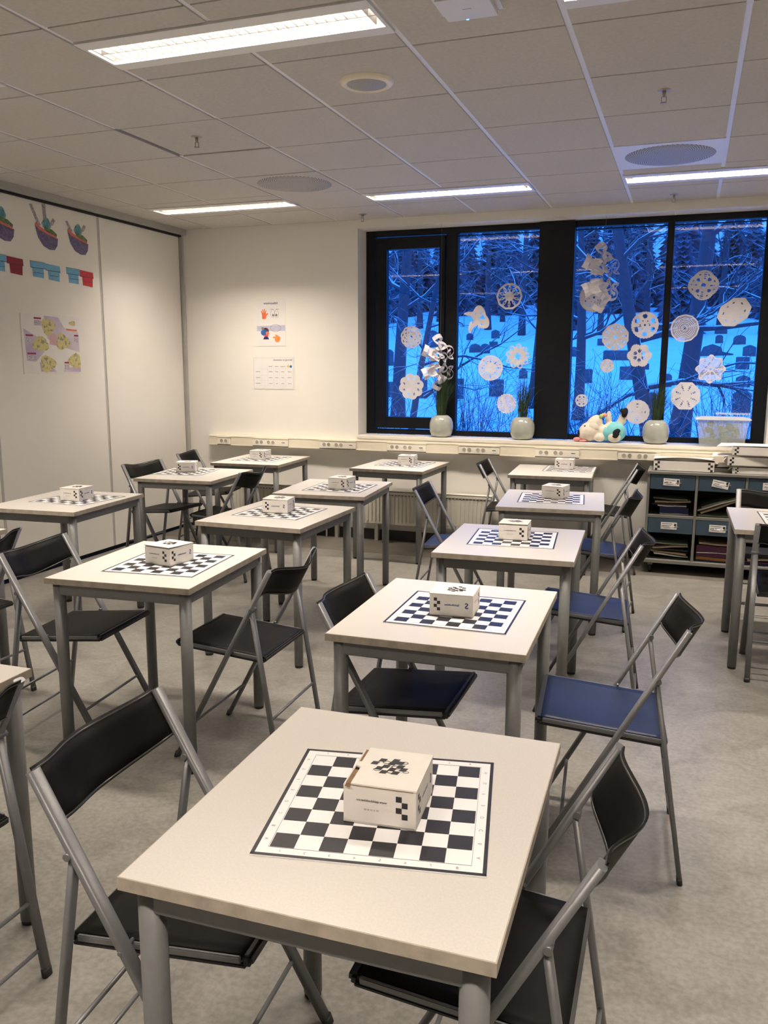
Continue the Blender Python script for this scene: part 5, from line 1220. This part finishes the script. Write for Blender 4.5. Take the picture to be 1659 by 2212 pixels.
# bushes with upright shoots close to the building
def bush(x, y, seed, h, n, lab, grp='bare bushes under the window'):
    R = random.Random(seed); b = MB()
    for i in range(n):
        a = R.random()*6.28; q = 0.35*R.random(); p = Vector((q*math.cos(a), q*math.sin(a), 0)); d = Vector((R.uniform(-.35, .35), R.uniform(-.3, .3), 1)).normalized(); L = h*R.uniform(.6, 1.1)
        pts = [p]; 
        for k in range(5): d = (d+Vector((R.uniform(-.16, .16), R.uniform(-.16, .16), 0))).normalized(); pts.append(pts[-1]+d*L/5)
        b.path(pts, [0.010, 0.009, 0.007, 0.006, 0.004, 0.003], seg=3, cap=False)
        for k in range(7):
            j = R.randint(1, 5); e = (d*0.4+Vector((R.uniform(-1, 1), R.uniform(-1, 1), R.uniform(-.1, .8)))).normalized(); L2 = h*R.uniform(.15, .4); m_ = pts[j]+e*L2*0.5+Vector((0, 0, -0.02)); b.path([pts[j], m_, pts[j]+e*L2+Vector((R.uniform(-.1, .1), 0, R.uniform(-.12, .06)))], [0.004, 0.0032, 0.0025], seg=3, cap=False)
    t = thing('bare_bush', lab, 'bush', (x, y, gz(x, y)-0.1), 0, grp); b.obj('twigs', M_twig, t, fixn=False)
ORDL = ['second', 'third', 'fourth', 'fifth', 'sixth', 'seventh', 'last', 'first']
for i, (x, y, h, n) in enumerate(((-0.9, 9.5, 1.55, 26), (0.3, 10.2, 1.7, 26), (1.2, 9.0, 1.35, 20), (2.3, 10.0, 1.6, 24), (3.2, 9.2, 1.45, 24), (4.2, 10.0, 1.6, 24), (5.2, 10.5, 1.7, 22), (-2.2, 11.5, 1.6, 20), (1.8, 13.0, 1.9, 24), (4.0, 13.5, 2.0, 24), (-0.5, 13.2, 1.9, 24))):
    bush(x, y, 40+i, h, n, 'leafless bush outside the window, %s' % ('second row, rightmost' if i == 9 else 'second row, middle' if i == 8 else 'second row, leftmost' if i == 10 else ORDL[i]+' from the left in the front row'))
# forest edge on the hill: firs and bare trees, shared meshes
def fir_mesh(seed, H_, w_):
    R = random.Random(seed); b = MB(); tb = MB(); tb.path([(0, 0, 0), (0, 0, H_*0.5), (0, 0, H_)], [0.22, 0.14, 0.02], seg=7)
    for k in range(26):
        u = 0.06+0.92*k/26; L = w_*(1-u)**0.8*R.uniform(.8, 1.15)+0.15
        for q in range(9):
            a = q*0.698+k*0.5+R.uniform(-.2, .2); c, s = math.cos(a), math.sin(a); z = H_*u
            wd = 0.22*L+0.12
            b.poly([(0, 0, z), (c*L*0.5-s*wd, s*L*0.5+c*wd, z-0.14*L), (c*L, s*L, z-0.42*L), (c*L*0.5+s*wd, s*L*0.5-c*wd, z-0.14*L)])
            b.poly([(0, 0, z+0.1), (c*L*0.55, s*L*0.55, z-0.05*L), (c*L*0.95, s*L*0.95, z-0.42*L), (c*L*0.45, s*L*0.45, z-0.40*L)])
    return tb, b
protos = []
for k, (sd, hh_, ww) in enumerate(((1, 11, 2.3), (2, 13, 2.4), (3, 9.5, 2.1))):
    t = thing('fir_tree', 'dark snowy fir at the forest edge behind the gravestones', 'tree', (0, 0, 0), 0, 'forest edge firs'); tb, fb = fir_mesh(sd, hh_, ww); tb.obj('trunk', M_bark, t); fb.obj('foliage', M_fir, t, fixn=False); protos.append(t)
bt = []
for k in range(2):
    t = thing('forest_tree', 'bare tree at the forest edge behind the gravestones', 'tree', (0, 0, 0), 0, 'forest edge bare trees'); tb, bb = tree_mesh(70+k, 15, 0.24, 0.01, 26, 0.15, spread=0.36); tb.obj('trunk', M_bark, t); bb.obj('branches', M_twig, t, fixn=False); bt.append(t)
R = random.Random(77); cnt = [0]*5
idx = 0
for row, y0 in enumerate((56.5, 61, 66, 72, 77, 82, 88)):
    firs = row >= 3
    xa, xb = 3.49-0.40*(y0+2.7)-2.5, 3.49+0.11*(y0+2.7)+3.0; nn = int((xb-xa)/(4.5 if firs else 5.0))
    for c_ in range(nn+1):
        x = xa+(xb-xa)*(c_+0.5*(row % 2))/nn+R.uniform(-0.25, 0.25); y = y0+R.uniform(-0.3, 0.3)
        k = (idx*7+row) % 3 if firs or (idx % 6 == 5) else 3+idx % 2; idx += 1
        src = (protos+bt)[k]; o = src if cnt[k] == 0 else dup(src); cnt[k] += 1
        o.location = (x, y, gz(x, y)-0.3); o.rotation_euler = (0, 0, R.random()*6.28); s_ = R.uniform(0.8, 1.1); o.scale = (s_, s_, s_)
